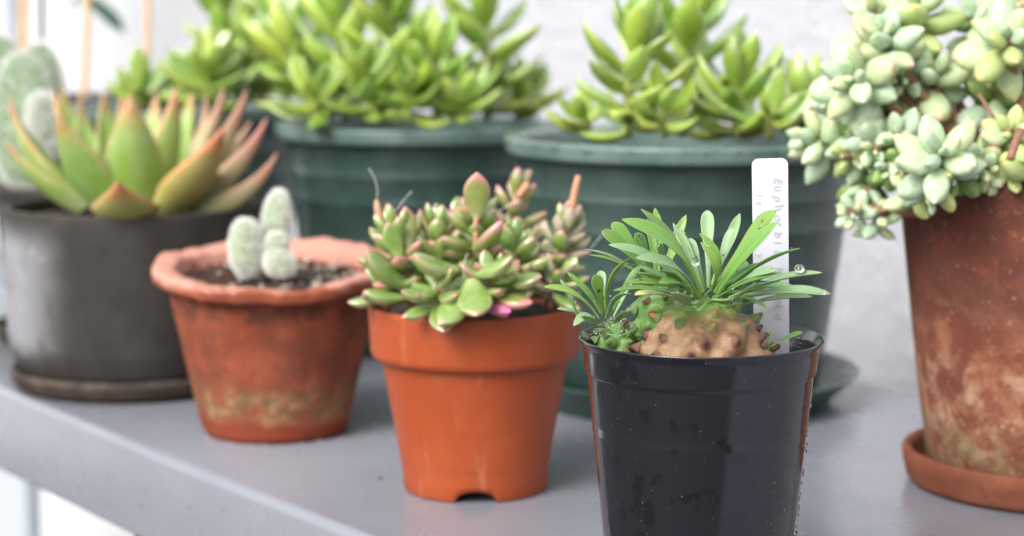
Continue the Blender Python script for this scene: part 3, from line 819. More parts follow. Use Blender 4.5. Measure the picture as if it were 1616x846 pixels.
# euphorbia bodies: continuous mounded skin, each nub a part
def euph_body_mat():
    q = N('caudex skin'); o = q.coord('Generated'); z = q.sep(o)[2]; ob = q.coord()
    zz = q.math('ADD', z, q.math('MULTIPLY_ADD', q.noise(70, ob, 5, .6), .5, -.25))
    br = q.ramp(q.noise(110, ob, 8, .72), [(.3, (.115, .052, .025)), (.46, (.27, .150, .075)), (.72, (.44, .29, .17))])
    gn = q.ramp(q.noise(120, ob, 5), [(.3, (.055, .14, .022)), (.7, (.16, .28, .05))])
    kn = q.n('ShaderNodeAttribute', attribute_name='knob').outputs['Fac']
    br = q.mix(q.math('MULTIPLY', q.mapr(kn, .25, .03), .8), br, (.165, .125, .045))
    br = q.mix(q.math('MULTIPLY', q.mapr(kn, .45, .9), .6), br, (.30, .14, .09))
    c = q.mix(q.mapr(zz, .74, .98), br, gn)
    q.set(Base_Color=c, Roughness=.48, Subsurface_Weight=.12, Subsurface_Scale=.002)
    wr = q.n('ShaderNodeMapping'); wr.inputs['Scale'].default_value = (1, 1, .25); q.l(ob, wr.inputs[0])
    q.bump(q.math('ADD', q.noise(420, ob, 6, .7), q.math('MULTIPLY', q.noise(700, wr.outputs[0], 4, .6), .9)), .55, .0007); return q.m
def euph_green_mat():
    q = N('young euphorbia skin'); ob = q.coord()
    c = q.ramp(q.noise(130, ob, 5), [(.3, (.055, .15, .028)), (.55, (.12, .25, .045)), (.75, (.25, .35, .09))])
    q.set(Base_Color=c, Roughness=.4, Subsurface_Weight=.2, Subsurface_Scale=.002); q.bump(q.noise(320, ob, 5), .3, .0006); return q.m
M_caud, M_young = euph_body_mat(), euph_green_mat()
def nub_mat(name, a, b):
    q = N(name); o = q.coord(); z = q.sep(o)[2]
    c = q.mix(q.mapr(z, .25, .95), a, b); c = q.mix(q.math('MULTIPLY', q.noise(5, o, 4), .18), c, (.45, .32, .25))
    q.set(Base_Color=c, Roughness=.5); q.bump(q.noise(7, o, 4), .4, .08); return q.m
M_nub = nub_mat('brown nub', (.22, .105, .06), (.075, .026, .018)); M_nubg = nub_mat('green nub', (.12, .23, .06), (.10, .17, .06)); M_nubo = nub_mat('orange scar nub', (.16, .26, .07), (.48, .20, .06))
NUB = lathe('nub', [(1.0, 0), (.80, .22), (.56, .52), (.40, .80), (.24, .97), (.01, 1.02)], 10)
NUBM = {}
def nub_mesh(m_):
    if m_.name not in NUBM:
        k = NUB.copy(); k.materials.clear(); k.materials.append(m_); NUBM[m_.name] = k
    return NUBM[m_.name]
def body(parent, c, rx, ry, h, rows, seed, mat, name, bumph, zlow=0.0):
    """c: foot centre; rows: (t height 0..1, count, phase, nub scale)"""
    rnd = random.Random(seed); org = ORG[parent.name]; c = Vector(c)
    def shape(t): return (max(0.0, 1 - max(0, (t - .25) / .75) ** 1.7)) ** .5 * (.88 + .12 * min(1, t / .32))
    spots = []
    for (t, cnt, ph, sc) in rows:
        for k in range(cnt):
            a = 2 * PI * (k + ph) / cnt + rnd.uniform(-.08, .08); tt = t + rnd.uniform(-.02, .02)
            r = shape(tt); p = Vector((rx * r * math.cos(a), ry * r * math.sin(a), h * tt))
            e = .02; r2 = shape(tt + e); r1 = shape(tt - e)
            tz = Vector((rx * (r2 - r1) * math.cos(a), ry * (r2 - r1) * math.sin(a), h * 2 * e)); ta = Vector((-rx * r * math.sin(a), ry * r * math.cos(a), 0))
            nrm = ta.cross(tz).normalized(); spots.append((p, nrm, sc * rnd.uniform(.85, 1.15), tt))
    S, Q = 144, 70; V, F = [], []; KN = []; sig = rx * .17
    for i in range(Q + 1):
        t = i / Q * .985
        for j in range(S):
            a = 2 * PI * j / S; r = shape(t); p = Vector((rx * r * math.cos(a), ry * r * math.sin(a), h * t)); q_ = p.copy()
            tot = 0; bn_ = None
            for (sp, nr, sc, tt_) in spots:
                d2 = (p - sp).length_squared
                if d2 < (3.2 * sig) ** 2:
                    dd = math.sqrt(d2) / (2.5 * sig)
                    if dd < 1:
                        h_ = sc * (1.12 - .55 * tt_) * (1 - dd) ** 1.35
                        if h_ > tot: tot = h_; bn_ = nr
            if tot: q_ += bn_ * (bumph * tot)
            q_ += Vector((math.cos(a), math.sin(a), 0)) * (.0004 * mnoise.noise(p * 300))
            V.append(c - org + q_); KN.append(min(1.0, tot))
    for i in range(Q):
        for j in range(S):
            k = (j + 1) % S; F.append((i * S + j, i * S + k, (i + 1) * S + k, (i + 1) * S + j))
    F.append(tuple(Q * S + j for j in range(S)))
    me = mesh(name, V, F); me.attributes.new('knob', 'FLOAT', 'POINT').data.foreach_set('value', KN)
    b = part(name, me, mat, parent)
    for (sp, nr, sc, tt) in spots:
        wp = c + sp + nr * (bumph * sc * (1.12 - .55 * tt) * .76)
        if wp.z < BH - .016: continue
        nr2 = (nr + Vector((rnd.uniform(-.2, .2), rnd.uniform(-.2, .2), rnd.uniform(-.15, .25)))).normalized()
        s = .0017 * sc * rnd.uniform(.85, 1.2)
        M = Matrix.Translation(wp) @ nr2.to_track_quat('Z', 'Y').to_matrix().to_4x4() @ Matrix.Diagonal((s, s, s * rnd.uniform(1.2, 1.7), 1))
        m_ = (M_nub if tt < .70 else M_nubo if rnd.random() < .55 else M_nubg) if mat is M_caud else (M_nubg if rnd.random() < .7 else M_nub)
        link('nub', nub_mesh(m_), None, b, M)
    return b

EC = Vector((W(1113, 500, .737).x, .737 - DS, .0885))
eu_t = thing('euphorbia', 'knobbly brown bodied plant with long narrow green leaves in the black pot', 'plant', EC)
cx = body(eu_t, EC,   .0188, .0185, .0300, [(.06, 9, 0.1, 1.1), (.22, 10, .5, 1.2), (.40, 10, .0, 1.2), (.57, 9, .5, 1.1), (.72, 8, .1, 1.05), (.85, 7, .5, .9), (.94, 5, .2, .7)], 2, M_caud, 'caudex', .0066)
LC = Vector((W(973, 530, .743).x, .743 - DS, .0905))
lf = body(eu_t, LC, .0075, .0075, .0195, [(.25, 7, .2, 1.0), (.45, 7, .7, 1.0), (.65, 6, .2, 1.0), (.82, 6, .7, .9), (.93, 4, .3, .7)], 5, M_young, 'side_shoot', .0026)
KC = Vector((W(1040, 480, .765).x, .765 - DS, .0905))
kb = body(eu_t, KC, .0090, .0090, .0330, [(.25, 7, .2, 1.0), (.45, 7, .7, 1.0), (.62, 6, .2, 1.0), (.78, 6, .7, .9), (.92, 4, .3, .7)], 7, M_young, 'side_shoot', .0024)

M_e1 = leaf_mat('euphorbia leaf green', (.20, .35, .08), (.150, .29, .050), (.19, .33, .06), (.38, .48, .24), .6, .85, rough=.40, sss=.08, var=.25, rib=(.26, .42, .10), rib_amt=.45, rand_tip=.4, bumpk=.08)
M_e2 = leaf_mat('euphorbia leaf glaucous', (.17, .31, .09), (.18, .31, .145), (.23, .35, .18), (.36, .46, .28), .5, .85, rough=.45, sss=.08, var=.2, rib=(.26, .39, .19), rib_amt=.35, rand_tip=.4, bumpk=.08)
M_e3 = leaf_mat('euphorbia leaf yellow tipped', (.18, .31, .09), (.19, .32, .12), (.70, .62, .14), (.6, .6, .3), .6, .68, rough=.40, sss=.08, var=.1, rib=(.38, .50, .24), rib_amt=.4, rand_tip=0, bumpk=.08)
M_e4 = leaf_mat('euphorbia leaf deep green', (.085, .20, .03), (.09, .22, .04), (.12, .25, .05), (.34, .46, .22), .6, .85, rough=.36, sss=.08, var=.2, rib=(.26, .40, .16), rib_amt=.5, rand_tip=.4, bumpk=.08)
edew = []
ern = random.Random(77)
def el(parent, ctr, b, t, kind, m_, sx=1.0, face=.55, roll=0.0, nd=1):
    a, c_ = W(*b), W(*t); d = c_ - a
    out = (c_ + a) / 2 - ctr; out.z = 0
    up = V3((0, 0, 1)) - out.normalized() * .5 if out.length > 1e-4 else V3((0, 0, 1))
    up = up.normalized() + V3((roll, -face, 0))
    M = leaf_matrix(a, d, up, d.length, sx * .80)
    link('leaf', EUPH[kind], m_, parent, M)
    for _ in range(nd):
        edew.append((M @ V3((ern.uniform(-.05, .05), ern.uniform(.25, .96), .045 if kind != 'hook' else .12)), ern.uniform(.0002, .0006)))
ct = W(1118, 470, .737)
D = .735
mainl = [((1106, 458, D), (1012, 330, .73), 'lance', M_e1, 1.2, .7, 0), ((1106, 464, .73), (982, 346, .715), 'arch', M_e1, 1.05, .7, 0),
 ((1118, 455, .745), (1116, 332, .757), 'spoon', M_e2, .80, 1.2, 0), ((1124, 450, .745), (1168, 337, .755), 'lance', M_e2, .85, .9, 0), ((1124, 458, .74), (1157, 360, .742), 'spoon', M_e2, .80, 1.0, 0),
 ((1126, 460, .735), (1224, 333, .728), 'spoon', M_e1, .95, .9, 0), ((1133, 464, .73), (1227, 350, .718), 'lance', M_e1, 1.0, .9, 0),
 ((1122, 460, .735), (1104, 368, .735), 'hook', M_e1, 1.15, 1.0, .3), ((1114, 464, .728), (1106, 382, .722), 'hook', M_e1, 1.3, 1.1, .3),
 ((1138, 460, .735), (1262, 392, .725), 'thin', M_e1, 1.1, .1, 0), ((1140, 464, .74), (1244, 434, .74), 'arch', M_e1, 1.0, .2, 0), ((1150, 470, .73), (1297, 430, .722), 'lance', M_e2, .72, .2, 0),
 ((1145, 474, .728), (1311, 464, .708), 'lance', M_e2, .80, .35, 0), ((1165, 484, .74), (1282, 468, .735), 'lance', M_e2, .75, .2, 0), ((1150, 468, .738), (1238, 463, .735), 'hook', M_e2, .8, .2, 0),
 ((1135, 477, .722), (1212, 490, .705), 'arch', M_e4, 1.2, .3, 0), ((1125, 472, .72), (1190, 448, .700), 'dish', M_e2, 1.5, .6, 0),
 ((1085, 465, .735), (961, 386, .73), 'arch', M_e2, .75, .5, 0), ((1100, 465, .725), (1004, 407, .708), 'arch', M_e2, 1.2, .6, 0), ((1090, 470, .728), (1002, 430, .712), 'lance', M_e1, .9, .4, 0),
 ((1090, 468, .732), (1008, 420, .728), 'thin', M_e2, 1.2, .4, 0), ((1090, 480, .718), (1002, 465, .698), 'lance', M_e3, 1.25, .5, 0), ((1095, 474, .722), (1040, 446, .705), 'arch', M_e4, 1.2, .5, 0),
 ((1110, 462, .742), (1062, 352, .752), 'lance', M_e2, .9, .8, 0), ((1112, 458, .745), (1088, 376, .75), 'spoon', M_e2, .9, .9, 0), ((1130, 462, .745), (1178, 412, .755), 'spoon', M_e2, 1.2, .8, 0),
 ((1100, 476, .72), (1070, 462, .70), 'dish', M_e2, 1.8, .6, 0), ((1115, 478, .718), (1085, 490, .703), 'dish', M_e4, 1.5, .6, 0), ((1160, 478, .74), (1225, 462, .75), 'lance', M_e4, 1.0, .3, 0),
 ((1095, 462, .745), (1030, 395, .76), 'lance', M_e4, 1.0, .7, 0), ((1130, 475, .72), (1165, 478, .702), 'dish', M_e4, 1.8, .5, 0)]
er2 = random.Random(5)
for k in range(16):
    side = -1 if k % 2 else 1; q_ = er2.uniform(.35, 1.0)
    mainl.append(((1113 + side * er2.uniform(5, 30), er2.uniform(462, 478), D + er2.uniform(-.012, .008)), (1113 + side * q_ * er2.uniform(95, 165), 480 - er2.uniform(0, 75) * (1.3 - q_) - 20 * q_, D + er2.uniform(-.03, .025)),
                  er2.choice(('thin', 'lance', 'arch')), er2.choice((M_e2, M_e2, M_e4, M_e1)), er2.uniform(.7, 1.0), .4, 0))
for (b, t, kd, m_, sx, fc, rl) in mainl: el(cx, ct, b, t, kd, m_, sx, fc, rl, 2)
cl = W(953, 500, .735)
leftl = [((945, 502, .728), (858, 452, .722), 'arch', M_e1, 1.0, .5, 0), ((914, 512, .73), (884, 440, .735), 'thin', M_e2, 1.2, .5, 0), ((948, 494, .735), (895, 429, .735), 'thin', M_e1, 1.3, .6, 0),
 ((950, 495, .728), (915, 445, .722), 'lance', M_e1, 1.1, .9, 0), ((952, 496, .728), (938, 434, .722), 'spoon', M_e1, 1.45, 1.2, 0), ((953, 488, .74), (948, 427, .745), 'spoon', M_e2, 1.2, 1.2, 0),
 ((957, 492, .73), (994, 407, .725), 'arch', M_e1, 1.05, .5, .3), ((968, 490, .735), (1014, 416, .735), 'lance', M_e4, 1.0, .5, 0), ((957, 502, .72), (996, 463, .708), 'arch', M_e2, 1.3, .5, 0),
 ((940, 503, .735), (879, 487, .735), 'thin', M_e2, 1.3, .3, 0), ((942, 512, .72), (905, 514, .708), 'hook', M_e2, 1.6, .6, 0), ((958, 526, .715), (994, 524, .706), 'dish', M_e2, 1.5, .6, 0),
 ((975, 505, .735), (1030, 462, .74), 'lance', M_e2, .9, .5, 0), ((968, 500, .74), (1002, 440, .745), 'thin', M_e2, 1.4, .5, 0), ((950, 512, .718), (925, 498, .703), 'dish', M_e4, 1.8, .7, 0), ((962, 508, .72), (985, 492, .705), 'dish', M_e4, 1.8, .7, 0)]
for (b, t, kd, m_, sx, fc, rl) in leftl: el(lf, cl, b, t, kd, m_, sx, fc, rl, 2)
ck = W(1040, 440, .765)
backl = [((1030, 445, .76), (924, 393, .755), 'lance', M_e2, .8, .5, 0), ((1030, 448, .758), (930, 402, .748), 'lance', M_e1, .8, .6, 0), ((1028, 438, .762), (966, 352, .76), 'spoon', M_e1, 1.2, 1.0, 0),
 ((1030, 440, .76), (950, 365, .752), 'spoon', M_e1, 1.0, 1.0, 0), ((1032, 440, .756), (1003, 368, .752), 'spoon', M_e4, 1.25, 1.1, 0), ((1036, 438, .768), (1022, 345, .775), 'lance', M_e1, 1.0, .9, 0),
 ((1042, 438, .768), (1034, 328, .778), 'lance', M_e1, .9, .9, 0), ((1045, 440, .768), (1083, 339, .772), 'lance', M_e1, .9, .8, 0), ((1046, 442, .765), (1080, 366, .765), 'spoon', M_e1, 1.0, .8, 0),
 ((1042, 442, .76), (1040, 385, .752), 'spoon', M_e4, 1.3, 1.0, 0), ((1036, 448, .755), (985, 415, .742), 'lance', M_e2, 1.1, .5, 0), ((1040, 450, .752), (1010, 440, .735), 'dish', M_e4, 1.5, .5, 0)]
for (b, t, kd, m_, sx, fc, rl) in backl: el(kb, ck, b, t, kd, m_, sx, fc, rl, 1)
for _ in range(60):
    a = ern.uniform(0, 6.28); r = ern.uniform(.002, .010)
    edew.append((LC + V3((r * math.cos(a), r * math.sin(a), .0215 - 70 * r * r)), ern.uniform(.0002, .0005)))
beads('water_bead', edew, eu_t, squash=.85)

def drop(px, py, d, r, label, sq=.88):
    bm = bmesh.new(); bmesh.ops.create_uvsphere(bm, u_segments=24, v_segments=16, radius=r); bmesh.ops.scale(bm, vec=(1, 1, sq), verts=bm.verts)
    o = link('water_drop', from_bm('water_drop', bm, True), M_water, None, Matrix.Translation(W(px, py, d)))
    tag(o, label, 'water drop', 'large water drops on the narrow leaves')
drop(1262, 424, .723, .0018, 'large round water drop sitting on the long leaf right of the plant label')
drop(1097, 413, .718, .0014, 'clear water drop hanging on the short middle leaf', 1.15)
drop(1216, 431, .733, .0010, 'small water drop on the leaf that crosses the plant label')
drop(1300, 461, .706, .0010, 'water drop near the tip of the longest leaf at the right')

# small seedling beside the label
sl = thing('seedling', 'tiny green seedling with two narrow leaves at the foot of the plant label', 'plant', W(1212, 552, .735))
ss = part('stem', tube('stem', [W(1211, 556, .735) - ORG[sl.name], W(1213, 546, .735) - ORG[sl.name]], [.0013, .0008], 8), M_young, sl)
for b, t, kd, sx in (((1213, 549, .735), (1266, 524, .735), 'spoon', .75), ((1213, 549, .735), (1217, 522, .738), 'thin', 1.1), ((1211, 551, .733), (1200, 543, .730), 'spoon', 1.2)):
    a, c_ = W(*b), W(*t); link('leaf', EUPH[kd], M_e1, ss, leaf_matrix(a, c_ - a, V3((0, -.6, 1)), (c_ - a).length, sx))

# plant label
M_tag = plain('white label plastic', (.58, .585, .63), .35, Subsurface_Weight=.0)
tl, tr, bl = W(1186, 250, .752), W(1243, 247, .752), W(1191, 560, .752)
lb_o = W(1218, 560, .752)
lbw = (tr - tl).length
lab = thing('plant_label', 'white plastic plant label with faded handwriting stuck in the black pot', 'label', lb_o)
ax = (W(1215, 250, .752) - lb_o); H_ = ax.length; ay = ax.normalized(); axx = V3((1, 0, 0)); axx = (axx - ay * axx.dot(ay)).normalized(); az = axx.cross(ay)
LM = Matrix((axx, ay, az)).transposed().to_4x4(); LM.translation = lb_o
bm = bmesh.new()
hw, rc, lo = lbw / 2, .0024, -.012
ptsl = [(-hw * .98, lo), (hw * .98, lo)] + [(hw - rc + rc * math.cos(a), H_ - rc + rc * math.sin(a)) for a in [PI / 2 * k / 6 for k in range(7)]] + \
       [(-hw + rc + rc * math.cos(a), H_ - rc + rc * math.sin(a)) for a in [PI / 2 + PI / 2 * k / 6 for k in range(7)]]
f = bm.faces.new([bm.verts.new((x, y, 0)) for x, y in ptsl])
e = bmesh.ops.extrude_face_region(bm, geom=[f]); bmesh.ops.translate(bm, vec=(0, 0, -.0007), verts=[v for v in e['geom'] if isinstance(v, bmesh.types.BMVert)])
bmesh.ops.recalc_face_normals(bm, faces=bm.faces)
link('label_blade', from_bm('label_blade', bm), M_tag, lab, LM)
jr = random.Random(12)
def ink(txt, x, y, size, mat, step):
    """hand lettering running down the label, each letter a little off the line"""
    bmi = bmesh.new()
    for k, ch in enumerate(txt):
        if ch == ' ': continue
        cu = bpy.data.curves.new('ink', 'FONT'); cu.body = ch; cu.size = size * jr.uniform(.92, 1.1); cu.offset = .00004; cu.shear = jr.uniform(-.05, .25)
        o = bpy.data.objects.new('ink', cu); C.objects.link(o); bpy.context.view_layer.update()
        me = bpy.data.meshes.new_from_object(o.evaluated_get(bpy.context.evaluated_depsgraph_get()))
        bpy.data.objects.remove(o); me.materials.clear()
        me.transform(Matrix.Translation((x + jr.uniform(-.0002, .0002), y - k * step + jr.uniform(-.0003, .0003), .00022)) @ Matrix.Rotation(-PI / 2 + jr.uniform(-.14, .14), 4, 'Z'))
        bmi.from_mesh(me)
    return link('handwriting', from_bm('handwriting', bmi), mat, lab, LM)
def inkmat(n_, c0, c1):
    q = N(n_); x = q.sep(q.coord())[0]; q.set(Base_Color=q.mix(q.mapr(x, .0, .055), c0, c1), Roughness=.5); return q.m
M_ink = inkmat('faded ink', (.42, .43, .48), (.13, .13, .15)); M_pen = plain('faint pencil', (.46, .47, .51), .6)
px2m = (.752 - DS) / 3200
ink('Euphorbia hybrid', (1229 - 1218) * px2m - .0011, (560 - 274) * px2m, .0044, M_ink, 14.6 * px2m)
ink('ix 3', (1198 - 1218) * px2m - .0005, (560 - 300) * px2m, .0036, M_pen, 11 * px2m)
ink('y  gv', (1198 - 1218) * px2m - .0005, (560 - 396) * px2m, .0038, M_pen, 13 * px2m)

# ------------------------------------------------------------------ big terracotta pot at the right with blue-grey trailing succulent
DS = .0132
TC = Vector((.2570, .9358, 0))
M_old = clay('old terracotta', (.125, .038, .023), (.185, .060, .036), .75,
             stains=[((.42, .19, .10), .02, .090, .016, .50, 34, .52), ((.50, .36, .24), .008, .060, .014, .50, 46, .56), ((.56, .46, .34), .010, .045, .010, .6, 80, .62),
                     ((.085, .032, .024), .075, .165, .016, .75, 24, .42), ((.13, .115, .05), .0, .026, .006, .6, 50, .50), ((.55, .30, .20), .118, .135, .006, .6, 90, .64)], speck=((.55, .36, .26), .35), bumpk=.6, bscale=220)
M_olds = clay('saucer terracotta', (.155, .050, .027), (.22, .078, .043), .72, stains=[((.10, .04, .025), -.01, .02, .003, .5, 50, .55)], scale=50, bumpk=.5)
tp = thing('old_terracotta_pot', 'large weathered terracotta pot with lime stains at the right edge', 'plant pot', (TC.x, TC.y, .0055))
TZ = .1425
part('pot_body', lathe('pot_body', rounded([(0, 0), (.0585, 0), (.0598, .003), (.0660, .045), (.0750, .120), (.0774, .1385), (.0768, TZ), (.0697, TZ), (.0687, .135), (.062, .10)], .0022), 128,
     lambda x, y, z, i, a: (x * (1 + .006 * mnoise.noise(V3((x * 40, y * 40, z * 30)))), y * (1 + .006 * mnoise.noise(V3((x * 40, y * 40, z * 30)))), z)), M_old, tp)
soil_disc(tp, .0685, .131, 21)
ts = thing('terracotta_saucer', 'round terracotta saucer under the large weathered pot at the right', 'saucer', (TC.x, TC.y, 0))
part('saucer_dish', lathe('saucer_dish', rounded([(0, 0), (.066, 0), (.0695, .002), (.0722, .0125), (.0718, .0165), (.0695, .0175), (.0668, .0155), (.0640, .0060), (.058, .0048), (0, .0048)], .0022), 128), M_olds, ts)

M_pw = leaf_mat('pale blue green leaf', (.32, .45, .22), (.35, .48, .28), (.44, .36, .14), (.54, .60, .44), .3, .86, rough=.45, sss=.16, var=.35, rand_tip=.6, bloom=(.60, .71, .60), bloom_amt=.62, alt=(.39, .50, .18), alt_amt=.8)
M_py = leaf_mat('yellow green plump leaf', (.32, .42, .12), (.40, .49, .17), (.58, .48, .18), (.55, .58, .25), .3, .85, rough=.42, sss=.16, var=.25, rand_tip=.6, bloom=(.54, .60, .34), bloom_amt=.25)
M_pg = leaf_mat('green plump leaf', (.13, .24, .03), (.16, .28, .045), (.36, .44, .14), (.34, .44, .16), .3, .85, rough=.42, sss=.12, var=.3, bloom=(.36, .46, .28), bloom_amt=.3)
M_pt = leaf_mat('pale leaf with red tip', (.34, .46, .18), (.40, .51, .22), (.58, .19, .11), (.58, .40, .20), .6, .86, rough=.48, sss=.12, var=.15, rand_tip=.1, bloom=(.62, .69, .55), bloom_amt=.5)
to = Vector((TC.x, TC.y, .138))
tr_p = thing('trailing_succulent', 'pale blue green plump leaved succulent spilling over the weathered terracotta pot', 'plant', to)
MIXA, MIXB, MIXC = [M_pw, M_pw, M_pw, M_pt], [M_py, M_py, M_pt], [M_pw, M_pg, M_pg]
RS = [  # px, py, depth, axis(right, up, toward), leaves, length, materials
    (1345, 118, .905, (-.35, .25, .75), 13, .0225, MIXA), (1484, 238, .865, (-.15, .55, .8), 12, .0225, MIXA), (1392, 48, .925, (-.25, .75, .45), 13, .0215, MIXA),
    (1474, 112, .935, (0, .6, .6), 10, .0225, [M_pw, M_pt]), (1268, 218, .935, (-.95, .15, .25), 14, .0200, MIXA), (1362, 312, .925, (-.45, -.55, .55), 14, .0175, [M_pw, M_pw, M_pg]),
    (1472, 316, .872, (-.15, -.75, .5), 7, .0165, [M_py, M_pw]), (1592, 205, .880, (-.35, .45, .7), 11, .0170, MIXB), (1592, 62, .900, (-.1, .35, .8), 12, .0225, [M_pt, M_py, M_pw]),
    (1535, 25, .955, (-.35, .55, .5), 11, .0220, MIXA), (1340, 222, .925, (-.5, .3, .6), 12, .0190, [M_pw, M_pw, M_pg]), (1412, 212, .905, (-.4, .5, .6), 12, .0195, MIXA),
    (1430, 165, .955, (-.2, .6, .5), 12, .0210, MIXC), (1392, 175, .935, (-.5, .5, .5), 12, .0195, MIXC),
    (1310, 185, .960, (-.7, .4, .3), 11, .0190, MIXA), (1560, 262, .885, (-.2, .0, .9), 10, .0150, MIXB), (1606, 275, .880, (.1, .0, .9), 8, .0150, MIXB),
    (1372, 8, .955, (-.4, .8, .2), 10, .0210, MIXA), (1446, 0, .950, (0, .9, .2), 11, .0230, [M_pt, M_py]), (1400, 268, .900, (-.5, -.2, .7), 11, .0165, [M_pw, M_pg]),
    (1525, 225, .930, (0, .7, .5), 10, .0190, MIXC), (1580, 130, .935, (.1, .6, .5), 11, .0200, MIXC), (1610, 10, .935, (0, .8, .4), 10, .0220, MIXB),
    (1310, 245, .945, (-.7, -.3, .5), 10, .0170, [M_pw, M_pw, M_pg]), (1345, 275, .935, (-.4, -.5, .4), 8, .0150, [M_pw, M_pg])]
fr_ = random.Random(8)
for x, y, d in ((1650, 120, .93), (1690, 190, .90), (1740, 110, .95), (1650, 235, .88), (1720, 255, .875), (1790, 200, .92), (1800, 120, .96), (1860, 230, .93),
                (1700, 60, .99), (1760, 180, 1.0), (1640, 160, .99), (1830, 175, .98)):
    RS.append((x, y, d, (fr_.uniform(-.3, .5), fr_.uniform(.3, .9), fr_.uniform(-.1, .7)), fr_.randint(10, 13), fr_.uniform(.018, .0225), fr_.choice((MIXA, MIXB, MIXC))))
for x, y, d in ((1300, 150, .95), (1370, 90, .93), (1420, 130, .93), (1385, 235, .90), (1330, 250, .92),  
                (1560, 230, .89), (1425, 290, .89), (1340, 335, .91), (1390, 330, .91), (1500, 285, .875), (1545, 270, .88), (1360, 165, .92)):
    RS.append((x, y, d, (fr_.uniform(-.6, .1), fr_.uniform(-.2, .7), fr_.uniform(.4, .9)), fr_.randint(8, 11), fr_.uniform(.0105, .0145), fr_.choice((MIXA, MIXC, MIXB, MIXA))))
rr_ = random.Random(31)
pdew = []
for i, (x, y, d, ax_, n, L, mats) in enumerate(RS):
    tip = W(x, y, d); ax_ = cam_axis(*ax_)
    root = Vector((TC.x + (tip.x - TC.x) * .35, TC.y + (tip.y - TC.y) * .5, .136))
    back = tip - ax_ * .020
    pts = bez(root, back + Vector((0, 0, .004)) if tip.z > .13 else Vector((back.x + .012, back.y, .150)), tip, 12)
    st = part('stem', tube('stem', [p - to for p in pts], [.0026 - .0008 * k / 12 for k in range(13)], 8), M_brownstem, tr_p)
    pl = [back.lerp(tip, k / 6) for k in range(7)]
    stem_leaves(st, pl, n + 1, L * .94, OVAL, mats, 100, 16, 100 + i, s0=1.0, s1=.36, r0=.0012, t0=.12, jit=9, sx=(.9, 1.15), dew=(pdew, 1) if i in (0, 1, 8, 3) else None)
beads('water_bead', pdew, tr_p)
part('dry_twig', tube('dry_twig', [p - to for p in bez(W(1612, 205, .865), W(1602, 225, .862), W(1594, 252, .860))], .0018, 8), M_brownstem, tr_p)
part('dry_twig', tube('dry_twig', [p - to for p in bez(W(1545, 150, .90), W(1560, 170, .895), W(1572, 195, .895))], .0009, 8), M_brownstem, tr_p)
part('dry_twig', tube('dry_twig', [p - to for p in bez(W(1478, 288, .868), W(1486, 272, .87), W(1490, 250, .872))], .0021, 8), M_brownstem, tr_p)

# ------------------------------------------------------------------ far left: bunny ear cactus, canes and thin plant behind
M_blk = clay('dark pot clay', (.03, .028, .027), (.055, .05, .048), .6, bumpk=.2)
DS = .02
LCt = Vector((-.292, 1.352, 0))
bpot = thing('dark_pot', 'dark clay pot of the bunny ear cactus behind the grey pot at the far left', 'plant pot', (LCt.x, LCt.y, .005))
part('pot_body', lathe('pot_body', rounded([(0, 0), (.044, 0), (.046, .003), (.053, .0935), (.0572, .0945), (.0575, .1005), (.053, .1005), (.0515, .09)], .0015), 80), M_blk, bpot)
soil_disc(bpot, .0525, .094, 3)
bsa = thing('brown_saucer', 'dark brown clay saucer under the bunny ear cactus pot', 'saucer', LCt)
part('saucer_dish', lathe('saucer_dish', rounded([(0, 0), (.052, 0), (.057, .010), (.0565, .0125), (.054, .0125), (.050, .0052), (.045, .0046), (0, .0046)], .0015), 80), M_brown, bsa)
q = N('bunny ear skin'); o = q.coord()
c = q.mix(q.mapr(q.noise(60, o, 4), .35, .65), (.13, .22, .10), (.20, .30, .16))
vo = q.n('ShaderNodeTexVoronoi'); vo.inputs['Scale'].default_value = 260; q.l(o, vo.inputs['Vector'])
c = q.mix(q.math('MULTIPLY', q.mapr(vo.outputs['Distance'], .35, .1), .6), c, (.62, .68, .55))
q.set(Base_Color=c, Roughness=.7); M_pad = q.m
bc = thing('bunny_ear_cactus', 'flat oval padded cactus fringed with white bristles at the far left', 'cactus', (LCt.x, LCt.y, .098))
def pad(px, ytop, ybot, d, wpx, seed, lean=0.0):
    b = W(px, ybot, d); h = (ybot - ytop) * d / 3200
    lobe(bc, b, wpx / 2 * d / 3200, .0065, h, seed, 'pad', lean=(lean, 0), fuzz=6000, ln=.0048, mat=M_pad, wd_=.00022)
pad(40, 88, 300, 1.34, 92, 41)
pad(0, 58, 290, 1.365, 100, 42)
pad(66, 72, 250, 1.385, 76, 43)
pad(68, 150, 250, 1.325, 44, 44)

